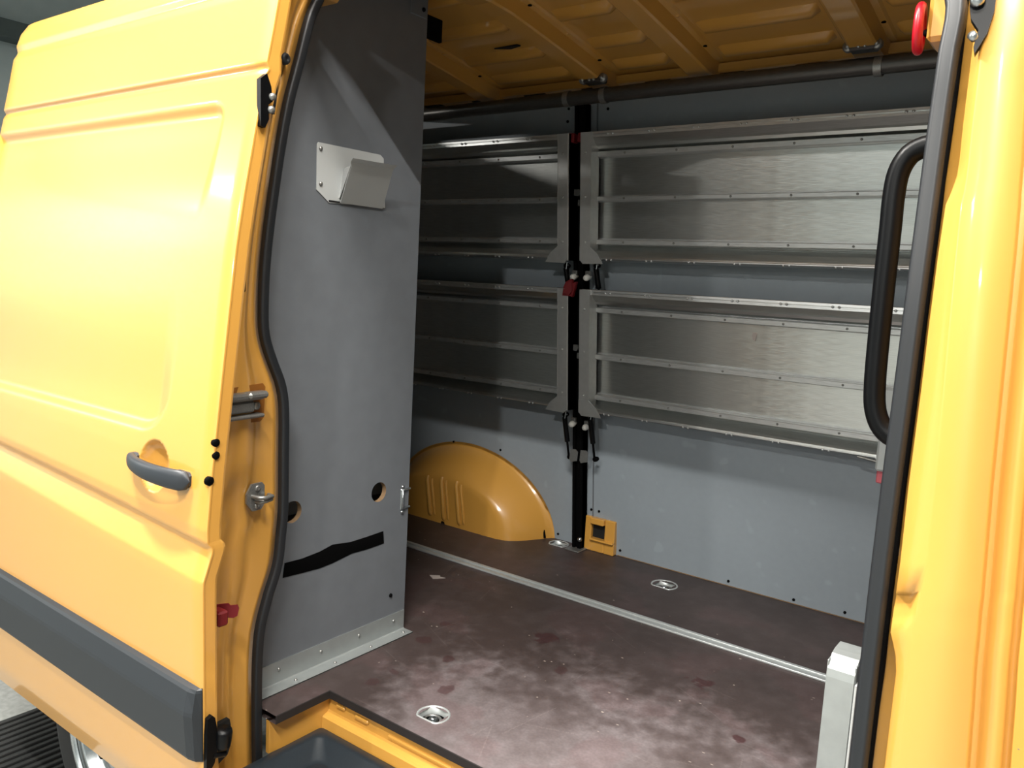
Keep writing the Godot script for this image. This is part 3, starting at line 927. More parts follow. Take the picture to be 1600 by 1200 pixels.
# ---------------------------------------------------------------- cargo bay shell
const RINGS := [[677, 1117, 0.040], [1038, 914, 0.046], [873, 850, 0.040]]
func ring_spots() -> Array:
	var a := []
	for q in RINGS:
		var p := on_y(q[0], q[1], -1.0)
		p.y = -1.0
		a.append(p)
	return a
func build_floor() -> void:
	var mb := MB.new()
	mb.use_uv = true
	var sp := ring_spots()
	var hole := 0.028
	var xs := [FX0, -1.412, FX1]
	var zs := [-2.65, -1.252, -1.095]
	for p in sp:
		xs.append_array([p.x - hole, p.x + hole])
		zs.append_array([p.z - hole, p.z + hole])
	for i in 12: xs.append(lerpf(FX0, FX1, (i + 0.5) / 12.0))
	xs.sort(); zs.sort()
	var inside := func(x: float, z: float) -> bool:
		if x < FX0 or x > FX1 or z < -2.65 or z > -1.095: return false
		if z > -1.252 and x > -1.412: return false
		for p in sp:
			if absf(x - p.x) < hole and absf(z - p.z) < hole: return false
		return true
	var add := func(a: Vector3, b: Vector3, c: Vector3, d: Vector3) -> void:
		mb.quad(a, b, c, d)
		for q in [a, b, c, a, c, d]:
			mb.uv.append(Vector2((q.x - FX0) / (FX1 - FX0), (q.z - FZ0) / (FZ1 - FZ0)))
	for i in xs.size() - 1:
		for j in zs.size() - 1:
			var x: float = (xs[i] + xs[i + 1]) / 2
			var z: float = (zs[j] + zs[j + 1]) / 2
			if xs[i + 1] - xs[i] < 1e-5 or zs[j + 1] - zs[j] < 1e-5 or not inside.call(x, z): continue
			add.call(Vector3(xs[i], -1, zs[j]), Vector3(xs[i + 1], -1, zs[j]), Vector3(xs[i + 1], -1, zs[j + 1]), Vector3(xs[i], -1, zs[j + 1]))
			add.call(Vector3(xs[i], -1.02, zs[j + 1]), Vector3(xs[i + 1], -1.02, zs[j + 1]), Vector3(xs[i + 1], -1.02, zs[j]), Vector3(xs[i], -1.02, zs[j]))
	var f := structure("floor", mb, M.floor, Vector3(-1.2, -1.02, -1.9), "worn dark brown film-faced plywood cargo floor", "floor")
	# raw edge strip of the plywood along the step
	mb = MB.new()
	mb.cbox(Vector3(-1.412, -1.020, -1.2535), Vector3(FX1, -0.9992, -1.2505), 0.001)
	mb.cbox(Vector3(-1.4135, -1.020, -1.2535), Vector3(-1.4105, -0.9992, -1.095), 0.001)
	part("board_edge", mb, M.floor_edge, f)
	# track set in the floor
	var z := -2.165
	var t := thing("floor_track", "silver aluminium lashing track running the length of the floor", "rail", Vector3(-1.4, -1.0, z))
	mb = MB.new()
	mb.cbox(Vector3(-2.6, -1.0, z - 0.021), Vector3(-0.20, -0.994, z - 0.008), 0.0012)
	part("track_lip", mb, M.alu_floor, t)
	mb = MB.new()
	mb.cbox(Vector3(-2.6, -1.0, z + 0.004), Vector3(-0.20, -0.994, z + 0.022), 0.0012)
	part("track_lip", mb, M.alu_floor, t)
	mb = MB.new()
	mb.cbox(Vector3(-2.6, -1.0, z - 0.008), Vector3(-0.20, -0.9992, z + 0.004), 0.0003)
	part("track_groove", mb, M.alu_floor, t)
	# lashing rings
	var labels := ["round recessed lashing ring near the step corner", "oval recessed lashing ring between floor track and right wall panel", "recessed lashing ring at the foot of the black post"]
	for i in 3:
		var p: Vector3 = sp[i]
		t = thing("lashing_ring", labels[i], "lashing ring", p - Vector3(0, 0.02, 0), "lashing rings in the floor")
		var r: float = RINGS[i][2]
		var outline := func(k: float, y: float) -> PackedVector3Array:
			var a := PackedVector3Array()
			for j in 28:
				var an := TAU * j / 28.0
				var q := Vector2(cos(an), sin(an)) * r * k
				q.y = minf(q.y, r * k * 0.72)        # straight side towards the door
				a.append(p + Vector3(q.x, y, q.y))
			return a
		mb = MB.new()
		mb.grid([outline.call(1.0, 0.0), outline.call(0.98, 0.0022), outline.call(0.92, 0.0026), outline.call(0.88, 0.0), outline.call(0.74, -0.010), outline.call(0.73, -0.0195)], 1, true)
		part("rim", mb, M.alu_floor, t)
		mb = MB.new()
		var fl: PackedVector3Array = outline.call(0.735, -0.0150)
		for k in range(1, fl.size() - 1): mb.tri(fl[0], fl[k], fl[k + 1])
		var fl2: PackedVector3Array = outline.call(0.735, -0.0198)
		for k in range(1, fl.size() - 1): mb.tri(fl2[0], fl2[k + 1], fl2[k])
		part("cup_floor", mb, M.black, t)
		mb = MB.new()
		mb.lathe(at(p - Vector3(0, 0.0150, 0)), [Vector2(0.013, 0.0), Vector2(0.013, 0.003), Vector2(0.013, 0.003), Vector2(0.008, 0.003), Vector2(0.008, 0.003), Vector2(0.008, 0.009), Vector2(0.006, 0.010), Vector2(0.0005, 0.010)], 16)
		part("bolt", mb, M.zinc, t)
		mb = MB.new()
		var loop := []
		for j in 14:
			var an := PI + PI * j / 13.0
			loop.append(p + Vector3(cos(an) * r * 0.52, -0.011, sin(an) * r * 0.5 + 0.004))
		mb.tube(loop, 0.003, 8)
		part("loop", mb, M.steel, t)
	# scrap of paper
	mb = MB.new()
	var q0 := on_y(680, 902, -1.0)
	mb.prism(PackedVector2Array([Vector2(-0.026, 0.0), Vector2(0.002, 0.022), Vector2(0.012, 0.012), Vector2(0.030, 0.018), Vector2(0.006, -0.018)]), 0.0015, at(q0, Basis(Vector3.RIGHT, Vector3.FORWARD, Vector3.UP)))
	solo("paper_scrap", mb, M.paper, "torn pale scrap of paper lying on the cargo floor", "paper", q0)

func roof_y(z: float) -> float:
	var t := z + 2.3
	if t > 0.55: t = 1.1 - t
	t = minf(t, 0.53) if t < 0.50 else 0.50 + (t - 0.50) * 0.6
	return 0.697 + 0.155 * t - 0.036 * t * t
func build_ceiling() -> void:
	var mb := MB.new()
	var rows := []
	for i in 23:
		var z := lerpf(-2.42, -1.20, i / 22.0)
		rows.append(PackedVector3Array([Vector3(-2.62, roof_y(z), z), Vector3(0.3, roof_y(z), z)]))
	mb.slab(rows, Vector3(0, 0.01, 0), 1)
	var c := structure("ceiling", mb, M.yellow, Vector3(-1.1, 0.6, -1.8), "yellow painted van roof with cross ribs seen from inside", "ceiling")
	# cross ribs
	for x in [-2.38, -1.915, -1.436, -1.087, -0.61, -0.1]:
		mb = MB.new()
		rows = []
		for i in 15:
			var z := lerpf(-2.42, -1.21, i / 14.0)
			var y := roof_y(z)
			if z < -2.36: y += (-2.36 - z) * 0.2
			var d := 0.048
			rows.append(PackedVector3Array([Vector3(x - 0.068, y, z), Vector3(x - 0.062, y - 0.006, z), Vector3(x - 0.046, y - 0.008, z), Vector3(x - 0.036, y - d + 0.004, z), Vector3(x - 0.030, y - d, z), Vector3(x + 0.030, y - d, z), Vector3(x + 0.036, y - d + 0.004, z), Vector3(x + 0.046, y - 0.008, z), Vector3(x + 0.062, y - 0.006, z), Vector3(x + 0.068, y, z)]))
		mb.slab(rows, Vector3(0, 0.004, 0), -1)
		var rib := part("roof_rib", mb, M.yellow, c)
		for k in 5:
			var z := -2.25 + k * 0.19
			mb = MB.new()
			mb.lathe(at(Vector3(x + 0.054, roof_y(z) - 0.007, z), Basis(Vector3.RIGHT, Vector3.DOWN, Vector3.BACK)), [Vector2(0.006, -0.002), Vector2(0.006, 0.002), Vector2(0.0005, 0.003)], 10)
			part("rib_plug", mb, M.black if k % 2 == 0 else M.yellow, rib)
	# pressed beads along the roof, in each bay
	var ends := [-2.62, -2.38, -1.915, -1.436, -1.087, -0.61, -0.1, 0.3]
	for i in ends.size() - 1:
		for z in [-2.30, -2.145, -1.955, -1.76, -1.56, -1.37]:
			var x0: float = ends[i] + (0.075 if i > 0 else 0.0)
			var x1: float = ends[i + 1] - 0.075
			var r := []
			mb = MB.new()
			for q in [Vector2(-0.028, 0.001), Vector2(-0.018, -0.012), Vector2(-0.010, -0.019), Vector2(0.010, -0.019), Vector2(0.018, -0.012), Vector2(0.028, 0.001)]:
				var row := PackedVector3Array()
				for e in [[x0, 0.0], [x0 + 0.02, 1.0], [x1 - 0.02, 1.0], [x1, 0.0]]:
					row.append(Vector3(e[0], roof_y(z + q.x) + (q.y if e[1] > 0 else 0.001), z + q.x))
				r.append(row)
			mb.slab(r, Vector3(0, 0.004, 0), 1)
			part("roof_bead", mb, M.yellow, c)
	# side roof rail above the tube, with its slots
	mb = MB.new()
	rows = []
	for q in [Vector2(0.680, -2.375), Vector2(0.662, -2.385), Vector2(0.658, -2.390), Vector2(0.657, -2.47)]:
		rows.append(PackedVector3Array([Vector3(-2.62, q.x, q.y), Vector3(0.3, q.x, q.y)]))
	mb.slab(rows, Vector3(0, 0.0, -0.02), -1)
	var rail := part("side_roof_rail", mb, M.yellow, c)
	var sx := -2.5
	while sx < 0.2:
		mb = MB.new()
		mb.cbox(Vector3(sx, 0.655, -2.43), Vector3(sx + 0.09, 0.6575, -2.40), 0.004)
		part("rail_slot", mb, M.hole, rail)
		sx += 0.24
	# round dome hole plate in the roof
	var hp := on_y(795, 77, 0.72)
	mb = MB.new()
	mb.prism(PackedVector2Array([Vector2(-0.05, -0.01), Vector2(0.0, 0.012), Vector2(0.045, 0.0), Vector2(0.04, -0.012)]), 0.004, at(Vector3(hp.x, roof_y(hp.z) - 0.004, hp.z), Basis(Vector3.RIGHT, Vector3.FORWARD, Vector3.UP)))
	part("roof_hole", mb, M.hole, c)

func lean_panel(mb: MB, x0: float, x1: float, y0: float, y1: float, w: float, th: float) -> void:
	var rows := []
	for y in [y0, y1]:
		rows.append(PackedVector3Array([lean(x0, y, w), lean(x1, y, w)]))
	mb.slab(rows, Vector3(0, 0, -th), -1)
func rivet(mb: MB, p: Vector3, n: Vector3, r := 0.004) -> void:
	mb.lathe(at(p, along(n)), [Vector2(r, -0.001), Vector2(r * 0.9, r * 0.45), Vector2(r * 0.45, r * 0.8), Vector2(r * 0.05, r * 0.9)], 8)
func build_walls() -> void:
	# lining of the far side: two boards meeting beside the post
	var mb := MB.new()
	lean_panel(mb, -2.63, 0.3, -1.0, 0.66, -0.0625, 0.02)
	var w := structure("wall_left", mb, M.lining, Vector3(-1.2, -1.0, -2.62), "bluish grey lined side wall of the cargo bay", "wall")
	mb = MB.new()
	lean_panel(mb, -2.63, -1.512, -1.0, 0.66, -0.055, 0.007)
	part("lining_board", mb, M.lining, w)
	mb = MB.new()
	lean_panel(mb, -1.508, 0.3, -1.0, 0.66, -0.055, 0.007)
	part("lining_board", mb, M.lining, w)
	mb = MB.new()
	lean_panel(mb, -1.510, -1.506, -1.0, 0.66, -0.054, 0.007)
	part("board_joint", mb, M.panel, w)
	mb = MB.new()
	var rng := RandomNumberGenerator.new()
	rng.seed = 5
	for q in [[1050, 893], [1138, 908], [969, 860], [872, 834], [1240, 937], [1320, 957], [924, 796], [936, 799], [709, 690], [782, 703], [887, 190], [889, 170], [950, 170]]:
		rivet(mb, on_lean(q[0], q[1], -0.054), Vector3.BACK, 0.005)
	part("panel_screws", mb, M.black, w)
	# thin wooden packing strip at the floor joint
	mb = MB.new()
	mb.cbox(Vector3(-1.40, -1.0, -2.642), Vector3(0.2, -0.9975, -2.634), 0.001)
	part("packing_strip", mb, M.wood, w)
	# rear and front ends of the bay
	box_structure("wall_rear", Vector3(-2.633, -1.0, -2.64), Vector3(-2.615, 0.66, -1.24), M.lining, "grey inner face of the rear doors", "wall")
	box_structure("wall_front", Vector3(0.24, -1.0, -2.64), Vector3(0.26, 0.74, -1.16), M.lining, "grey bulkhead behind the cab", "wall")
	# near side lining behind the partition
	var r := []
	for y in [-1.0, -0.5, 0.0, 0.3, 0.62]:
		var z := interp(SKIN, y) - 0.16 - 0.09 * sstep(0.0, 0.6, y)
		r.append(PackedVector3Array([Vector3(-2.61, y, z - 0.16), Vector3(-2.40, y, z), Vector3(-1.56, y, z)]))
	mb = MB.new()
	mb.slab(r, Vector3(0, 0, 0.01), -1)
	structure("wall_right", mb, M.lining, Vector3(-2.0, -1.0, -1.1), "lining of the door side behind the partition", "wall")

# inner wheel housing
func build_wheel_arch() -> void:
	var t := thing("wheel_arch", "yellow painted inner wheel arch bulging over the cargo floor", "wheel arch", Vector3(-2.12, -1.0, -2.55))
	var mb := MB.new()
	var cxa := -2.115
	# rings from the wall inwards: half width, height, z at the top, z at the floor
	var rings := [[0.432, 0.318, -2.640], [0.420, 0.306, -2.628], [0.406, 0.300, -2.602], [0.390, 0.284, -2.570], [0.370, 0.262, -2.532], [0.346, 0.236, -2.498], [0.324, 0.214, -2.476], [0.300, 0.198, -2.464], [0.270, 0.182, -2.458], [0.225, 0.165, -2.456], [0.12, 0.09, -2.456], [0.01, 0.01, -2.455]]
	var rows := []
	for q in rings:
		var row := PackedVector3Array()
		for i in 49:
			var a := PI * i / 48.0
			var cx := cos(a)
			var cy := sin(a)
			var squared := sstep(0.36, 0.24, q[0])
			var e := lerpf(1.02, 0.62, squared)
			var x: float = signf(cx) * pow(absf(cx), e) * q[0]
			var y: float = pow(absf(cy), e) * q[1]
			row.append(Vector3(cxa + x, -1.0 + y, maxf(q[2] + 0.03 * y * (1.0 - squared), lean(0, -1.0 + y, -0.0535).z)))
		rows.append(row)
	mb.grid(rows, 1)
	# back and underside close it
	var back: PackedVector3Array = rows[0]
	for k in range(1, back.size() - 1): mb.tri(back[0], back[k], back[k + 1])
	part("arch_shell", mb, M.yellow, t)
	for q in [[668, 745, 672, 803], [690, 748, 693, 811], [713, 755, 717, 818]]:
		var a := on_z(q[0], q[1], -2.452)
		var b := on_z(q[2], q[3], -2.452)
		mb = MB.new()
		mb.tube([a + Vector3(0, 0.004, -0.008), a + Vector3(0, -0.008, -0.001), b + Vector3(0, 0.01, 0.0), b + Vector3(0, -0.002, -0.008)], 0.0095, 10)
		mb.tube([a + Vector3(0.022, -0.004, -0.007), a + Vector3(0.022, -0.014, -0.003), b + Vector3(0.022, 0.008, -0.003), b + Vector3(0.022, 0.0, -0.008)], 0.0055, 10)
		part("pressed_rib", mb, M.yellow, t)
	# dark sealant line along the front foot
	mb = MB.new()
	mb.tube([Vector3(-1.735, -0.93, -2.606), Vector3(-1.718, -0.96, -2.604), Vector3(-1.706, -0.996, -2.60)], 0.005, 8)
	part("sealant", mb, M.black, t)
	# yellow anchor plate beside the post
	var p0 := on_lean(912, 862, -0.045)
	t = thing("anchor_plate", "small yellow plate with a rectangular hole beside the post foot", "plate", Vector3(-1.475, -1.0, -2.62))
	mb = MB.new()
	var o := func(u: float, v: float, w2: float) -> Vector3: return lean(u, v, w2)
	var x0 := -1.535
	var x1 := -1.405
	var y0 := -1.0
	var y1 := -0.868
	# frame round the opening
	for q in [[x0, -1.506, y0, y1], [-1.448, x1, y0, y1], [-1.506, -1.448, y0, -0.950], [-1.506, -1.448, -0.892, y1]]:
		mb.cbox(lean(q[0], q[2], -0.055), Vector3(q[1], q[3], -2.475 + 0.108 * q[2] - 0.028), 0.003)
	mb.cbox(Vector3(-1.505, -0.956, -2.628), Vector3(-1.405, -0.948, -2.598), 0.003)
	part("plate_frame", mb, M.yellow, t)
	mb = MB.new()
	mb.cbox(Vector3(-1.506, -0.950, -2.634), Vector3(-1.448, -0.892, -2.626), 0.001)
	part("opening", mb, M.hole, t)

func build_post() -> void:
	var t := thing("shelf_post", "black steel upright between the folded shelves", "post", Vector3(-1.55, -1.0, -2.585))
	var mb := MB.new()
	var rows := []
	for y in [-0.998, 0.615]:
		rows.append(PackedVector3Array([lean(-1.569, y, -0.035), lean(-1.569, y, -0.002), lean(-1.567, y, 0.0), lean(-1.557, y, 0.0), lean(-1.556, y, -0.010), lean(-1.546, y, -0.010), lean(-1.545, y, 0.0), lean(-1.533, y, 0.0), lean(-1.531, y, -0.002), lean(-1.531, y, -0.035)]))
	mb.slab(rows, Vector3(0, 0, -0.012), -1)
	part("upright", mb, M.black, t)
	mb = MB.new()
	mb.cbox(Vector3(-1.580, -1.0, -2.612), Vector3(-1.518, -0.994, -2.548), 0.002)
	part("foot_plate", mb, M.steel, t)
	mb = MB.new()
	rivet(mb, lean(-1.531, -0.955, 0.004), Vector3(0.6, 0, 1), 0.009)
	part("foot_bolt", mb, M.zinc, t)
	# white rubber stops and steel strut brackets on the post
	for q in [[895, 432], [916, 433], [893, 662], [914, 667]]:
		var p := on_lean(q[0], q[1], 0.02)
		mb = MB.new()
		mb.lathe(at(p + Vector3(0, 0, -0.012), along(Vector3(0, -0.25, 1))), [Vector2(0.009, -0.012), Vector2(0.0115, 0.0), Vector2(0.0115, 0.012), Vector2(0.008, 0.020), Vector2(0.001, 0.022)], 14)
		var s := part("rubber_stop", mb, M.cap, t, "white rubber stop")
		mb = MB.new()
		mb.cbox(Vector3(-0.010, -0.004, -0.020), Vector3(0.010, 0.022, -0.006), 0.002, at(p))
		part("stop_bracket", mb, M.steel, s)
	for q in [[911, 714], [895, 712]]:
		var p := on_lean(q[0], q[1], 0.012)
		mb = MB.new()
		mb.prism(PackedVector2Array([Vector2(-0.010, 0.024), Vector2(0.012, 0.026), Vector2(0.022, 0.018), Vector2(0.020, -0.016), Vector2(-0.006, -0.024), Vector2(-0.012, -0.014)]), 0.004, at(p, Basis()))
		part("strut_bracket", mb, M.steel, t)
	for q in [[903, 301], [909, 317], [900, 543], [907, 556]]:
		var p := on_lean(q[0], q[1], 0.016)
		mb = MB.new()
		mb.prism(PackedVector2Array([Vector2(-0.012, 0.010), Vector2(0.008, 0.011), Vector2(0.014, 0.0), Vector2(0.006, -0.012), Vector2(-0.012, -0.010)]), 0.006, at(p, Basis()))
		part("catch_plate", mb, M.steel, t)

# a folded-up shelf: ys = [top, rib1 hi, rib1 lo, rib2 hi, rib2 lo, rib3 hi, rib3 lo, bottom]
func build_shelf(x0: float, x1: float, ys: Array, post_side: int, label: String) -> void:
	var base := lean((x0 + x1) / 2, ys[7], 0.03)
	var t := thing("folding_shelf", label, "shelf", base, "aluminium shelves folded up against the wall")
	var mb := MB.new()
	var rows := []
	var W := -0.010
	var F := 0.054                       # front of the lips
	var prof := [Vector2(ys[0] - 0.004, W), Vector2(ys[0], W + 0.004), Vector2(ys[0], F - 0.006), Vector2(ys[0] - 0.004, F - 0.003), Vector2(ys[0] - 0.017, F - 0.003), Vector2(ys[0] - 0.020, F - 0.006), Vector2(ys[0] - 0.036, F - 0.022), Vector2(ys[0] - 0.041, F - 0.032), Vector2(ys[0] - 0.050, F - 0.036), Vector2(ys[0] - 0.055, F - 0.050), Vector2(ys[0] - 0.057, W),
		Vector2(ys[6] - 0.002, W), Vector2(ys[6] - 0.008, W + 0.008), Vector2(ys[6] - 0.014, W + 0.020), Vector2(ys[6] - 0.022, W + 0.038), Vector2(ys[7] + 0.017, F - 0.010), Vector2(ys[7] + 0.013, F - 0.003), Vector2(ys[7] + 0.007, F), Vector2(ys[7] + 0.002, F - 0.003), Vector2(ys[7], F - 0.010), Vector2(ys[7] - 0.002, W)]
	for p in prof:
		rows.append(PackedVector3Array([lean(x0 + 0.004, p.x, p.y), lean(x1 - (0.016 if post_side > 0 else 0.004), p.x, p.y)]))
	mb.slab(rows, Vector3(0, 0, -0.0025), -1)
	part("shelf_sheet", mb, M.alu, t)
	# stiffening ribs with their rivets
	for k in [1, 3, 5]:
		mb = MB.new()
		rows = []
		var hi: float = ys[k]
		var lo: float = ys[k + 1]
		for p in [Vector2(hi + 0.006, W + 0.001), Vector2(hi + 0.001, W + 0.001), Vector2(hi, W + 0.003), Vector2(hi - 0.001, W + 0.026), Vector2(hi - 0.003, W + 0.028), Vector2(lo + 0.003, W + 0.028), Vector2(lo + 0.001, W + 0.026), Vector2(lo, W + 0.003), Vector2(lo - 0.001, W + 0.001)]:
			rows.append(PackedVector3Array([lean(x0 + 0.004, p.x, p.y), lean(x1 - (0.016 if post_side > 0 else 0.004), p.x, p.y)]))
		mb.slab(rows, Vector3(0, 0, -0.0008), -1)
		var rb := part("stiffening_rib", mb, M.alu_bar, t)
		mb = MB.new()
		var x := x0 + 0.145 if post_side < 0 else x1 - 0.145
		while x > x0 + 0.03 and x < x1 - 0.02:
			rivet(mb, lean(x, (hi + lo) / 2, W + 0.028), Vector3(0, 0.1, 1), 0.004)
			x += -0.185 if post_side > 0 else 0.185
		var rv := part("rivets", mb, M.steel, rb)
		rv.set_meta("kind", "stuff")
	# doubled edge strips along top and bottom
	for q in [[ys[0] - 0.0085, ys[0] - 0.001], [ys[0] - 0.019, ys[0] - 0.0105], [ys[7] + 0.0045, ys[7] + 0.0105]]:
		mb = MB.new()
		mb.slab([PackedVector3Array([lean(x0 + 0.004, q[0], F), lean(x1 - 0.016, q[0], F)]), PackedVector3Array([lean(x0 + 0.004, q[1], F - 0.0015), lean(x1 - 0.016, q[1], F - 0.0015)])], Vector3(0, 0, -0.003), -1)
		part("edge_strip", mb, M.alu_bar, t)
	# rivet pairs along top and bottom lips
	mb = MB.new()
	var xx := x0 + 0.10
	while xx < x1 - 0.05:
		for d in [0.0, 0.018]:
			rivet(mb, lean(xx + d, ys[0] - 0.010, F), Vector3.BACK, 0.0042)
			rivet(mb, lean(xx + d, ys[7] + 0.002, F - 0.003), Vector3(0, -0.8, 0.6), 0.0042)
		xx += 0.15
	var lr := part("lip_rivets", mb, M.alu_bar, t)
	lr.set_meta("kind", "stuff")
	# end uprights: flat bar with a folded side
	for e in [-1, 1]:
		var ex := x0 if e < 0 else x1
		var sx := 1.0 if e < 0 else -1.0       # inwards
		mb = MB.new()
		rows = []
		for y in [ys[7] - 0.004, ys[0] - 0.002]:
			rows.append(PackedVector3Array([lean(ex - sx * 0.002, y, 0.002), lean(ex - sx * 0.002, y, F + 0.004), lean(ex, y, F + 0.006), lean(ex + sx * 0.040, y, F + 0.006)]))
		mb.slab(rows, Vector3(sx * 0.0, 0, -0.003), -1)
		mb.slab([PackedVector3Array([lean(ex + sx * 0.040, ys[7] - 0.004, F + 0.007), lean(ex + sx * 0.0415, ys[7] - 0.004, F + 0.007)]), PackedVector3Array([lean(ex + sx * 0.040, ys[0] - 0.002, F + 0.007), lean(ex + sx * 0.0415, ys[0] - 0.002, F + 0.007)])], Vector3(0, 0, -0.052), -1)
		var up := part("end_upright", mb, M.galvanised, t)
		mb = MB.new()
		for f in [0.16, 0.5, 0.86]:
			rivet(mb, lean(ex + sx * 0.02, lerpf(ys[0], ys[7], f), F + 0.007), Vector3.BACK, 0.0045)
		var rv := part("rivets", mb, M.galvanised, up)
		rv.set_meta("kind", "stuff")
		# flared corner bracket at the foot
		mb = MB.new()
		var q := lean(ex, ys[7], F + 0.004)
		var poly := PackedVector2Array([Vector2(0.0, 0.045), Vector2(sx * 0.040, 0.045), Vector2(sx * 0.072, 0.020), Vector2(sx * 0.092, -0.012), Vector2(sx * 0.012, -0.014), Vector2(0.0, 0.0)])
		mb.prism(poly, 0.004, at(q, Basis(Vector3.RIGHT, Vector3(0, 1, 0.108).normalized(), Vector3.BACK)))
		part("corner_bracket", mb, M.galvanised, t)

func build_struts() -> void:
	# white paint fleck on the lower right shelf
	var fl := MB.new()
	var fp := on_lean(1179, 525, -0.010)
	fl.prism(PackedVector2Array([Vector2(-0.006, 0.012), Vector2(0.002, 0.019), Vector2(0.008, 0.006), Vector2(0.004, -0.016), Vector2(-0.004, -0.012), Vector2(-0.008, 0.0)]), 0.0012, at(fp, Basis()))
	part("paint_fleck", fl, M.paper, get_node("folding_shelf_001"))
	var q := [[884, 415, 891, 470, "gas strut left of the post under the upper shelf"], [931, 415, 938, 472, "gas strut right of the post under the upper shelf"],
		[882, 648, 889, 714, "gas strut left of the post under the lower shelf"], [922, 650, 929, 718, "gas strut right of the post under the lower shelf"]]
	for s in q:
		var a := on_lean(s[0], s[1], 0.044)
		var b := on_lean(s[2], s[3], 0.012)
		var t := thing("gas_strut", "black " + s[4], "gas strut", b, "gas struts of the folding shelves")
		var mb := MB.new()
		var m := a.lerp(b, 0.62)
		mb.tube([a.lerp(b, 0.06), m], 0.0095, 12)
		part("cylinder", mb, M.gloss_black, t)
		mb = MB.new()
		mb.tube([m, b], 0.0045, 10)
		part("piston_rod", mb, M.black, t)
		for e in [a, b]:
			mb = MB.new()
			mb.lathe(at(e + Vector3(0, 0, -0.010), along(Vector3(0, 0, 1))), [Vector2(0.001, -0.014), Vector2(0.007, -0.012), Vector2(0.010, 0.0), Vector2(0.009, 0.010), Vector2(0.001, 0.013)], 14)
			part("ball_socket", mb, M.black, t)
		mb = MB.new()
		mb.tube([a + Vector3(-0.014, 0.002, -0.012), a + Vector3(0.010, 0.002, 0.0)], 0.003, 8)
		mb.tube([a + Vector3(0.006, -0.012, 0.006), a + Vector3(0.008, 0.012, 0.004)], 0.002, 8)
		part("ball_pin", mb, M.zinc, t)
	# red tape wrapped over the post
	for r in [[897, 452, 0.026, 0.030, "crumpled red tape over the post at the lower shelf's top edge"], [902, 217, 0.030, 0.018, "red tape on the post at the upper shelf's top edge"]]:
		var p := on_lean(r[0], r[1], 0.03)
		var mb := MB.new()
		var w: float = r[2]
		var h: float = r[3]
		if r[1] > 300:
			mb.prism(PackedVector2Array([Vector2(-0.7 * w, 0.8 * h), Vector2(0.2 * w, 1.2 * h), Vector2(0.5 * w, 0.7 * h), Vector2(1.0 * w, 0.9 * h), Vector2(0.8 * w, 0.1 * h), Vector2(0.5 * w, -0.9 * h), Vector2(0.1 * w, -0.8 * h), Vector2(-1.1 * w, -0.8 * h), Vector2(-1.0 * w, 0.2 * h)]), 0.012, at(p + Vector3(0, 0, 0.018), Basis()))
			mb.prism(PackedVector2Array([Vector2(-0.4 * w, 0.7 * h), Vector2(0.3 * w, 0.9 * h), Vector2(0.5 * w, -0.2 * h), Vector2(0.1 * w, -0.7 * h), Vector2(-0.8 * w, -0.5 * h)]), 0.006, at(p + Vector3(0, 0, 0.030), facing(Vector3(0.1, 0.1, 1))))
		else:
			mb.cbox(p + Vector3(-1.05 * w, -h * 0.7, -0.02), p + Vector3(-0.25 * w, h, 0.012), 0.003)
			mb.cbox(p + Vector3(0.25 * w, -h * 0.7, -0.02), p + Vector3(1.05 * w, h, 0.012), 0.003)
			mb.cbox(p + Vector3(-0.3 * w, h * 0.3, -0.034), p + Vector3(0.3 * w, h * 0.8, -0.012), 0.002)
		solo("red_tape", mb, M.red, r[4], "tape", p)

func build_tube() -> void:
	var t := thing("ceiling_tube", "dark steel tube running along the wall below the roof", "tube", Vector3(-1.1, 0.57, -2.31))
	var mb := MB.new()
	mb.tube([Vector3(-2.61, 0.600, -2.31), Vector3(-1.2, 0.607, -2.31), Vector3(0.23, 0.610, -2.31)], 0.023, 24)
	part("tube", mb, M.tube, t)
	for q in [[888, 150], [945, 142], [1374, 100]]:
		var p := on_z(q[0], q[1], -2.31)
		mb = MB.new()
		mb.lathe(at(Vector3(p.x, 0.6055, -2.31), along(Vector3.RIGHT)), [Vector2(0.0232, -0.010), Vector2(0.0255, -0.010), Vector2(0.0255, -0.010), Vector2(0.0255, 0.010), Vector2(0.0255, 0.010), Vector2(0.0232, 0.010)], 24)
		part("collar", mb, M.steel, t)
	# hangers to the roof ribs
	for q in [[930, 125], [1350, 73]]:
		var p := on_z(q[0], q[1], -2.30)
		mb = MB.new()
		mb.cbox(Vector3(-0.035, -0.012, -0.02), Vector3(0.035, 0.010, 0.022), 0.004, at(p))
		mb.cbox(Vector3(-0.020, -0.006, -0.02), Vector3(0.020, 0.045, 0.0), 0.003, at(p))
		var hg := part("hanger", mb, M.tube, t)
		for s in [-1, 1]:
			mb = MB.new()
			mb.lathe(at(p + Vector3(0.036 * s, 0.0, 0.018), along(Vector3(0, 0, 1))), [Vector2(0.014, -0.012), Vector2(0.014, 0.0), Vector2(0.010, 0.003), Vector2(0.006, 0.003), Vector2(0.006, 0.008), Vector2(0.0005, 0.009)], 14)
			part("hanger_bolt", mb, M.steel, hg)
		for s in [-1, 1]:
			mb = MB.new()
			mb.lathe(at(p + Vector3(0.008 * s, -0.004, 0.022), along(Vector3(0, 0, 1))), [Vector2(0.004, 0), Vector2(0.004, 0.004), Vector2(0.0005, 0.005)], 10)
			part("hanger_screw", mb, M.zinc, hg)

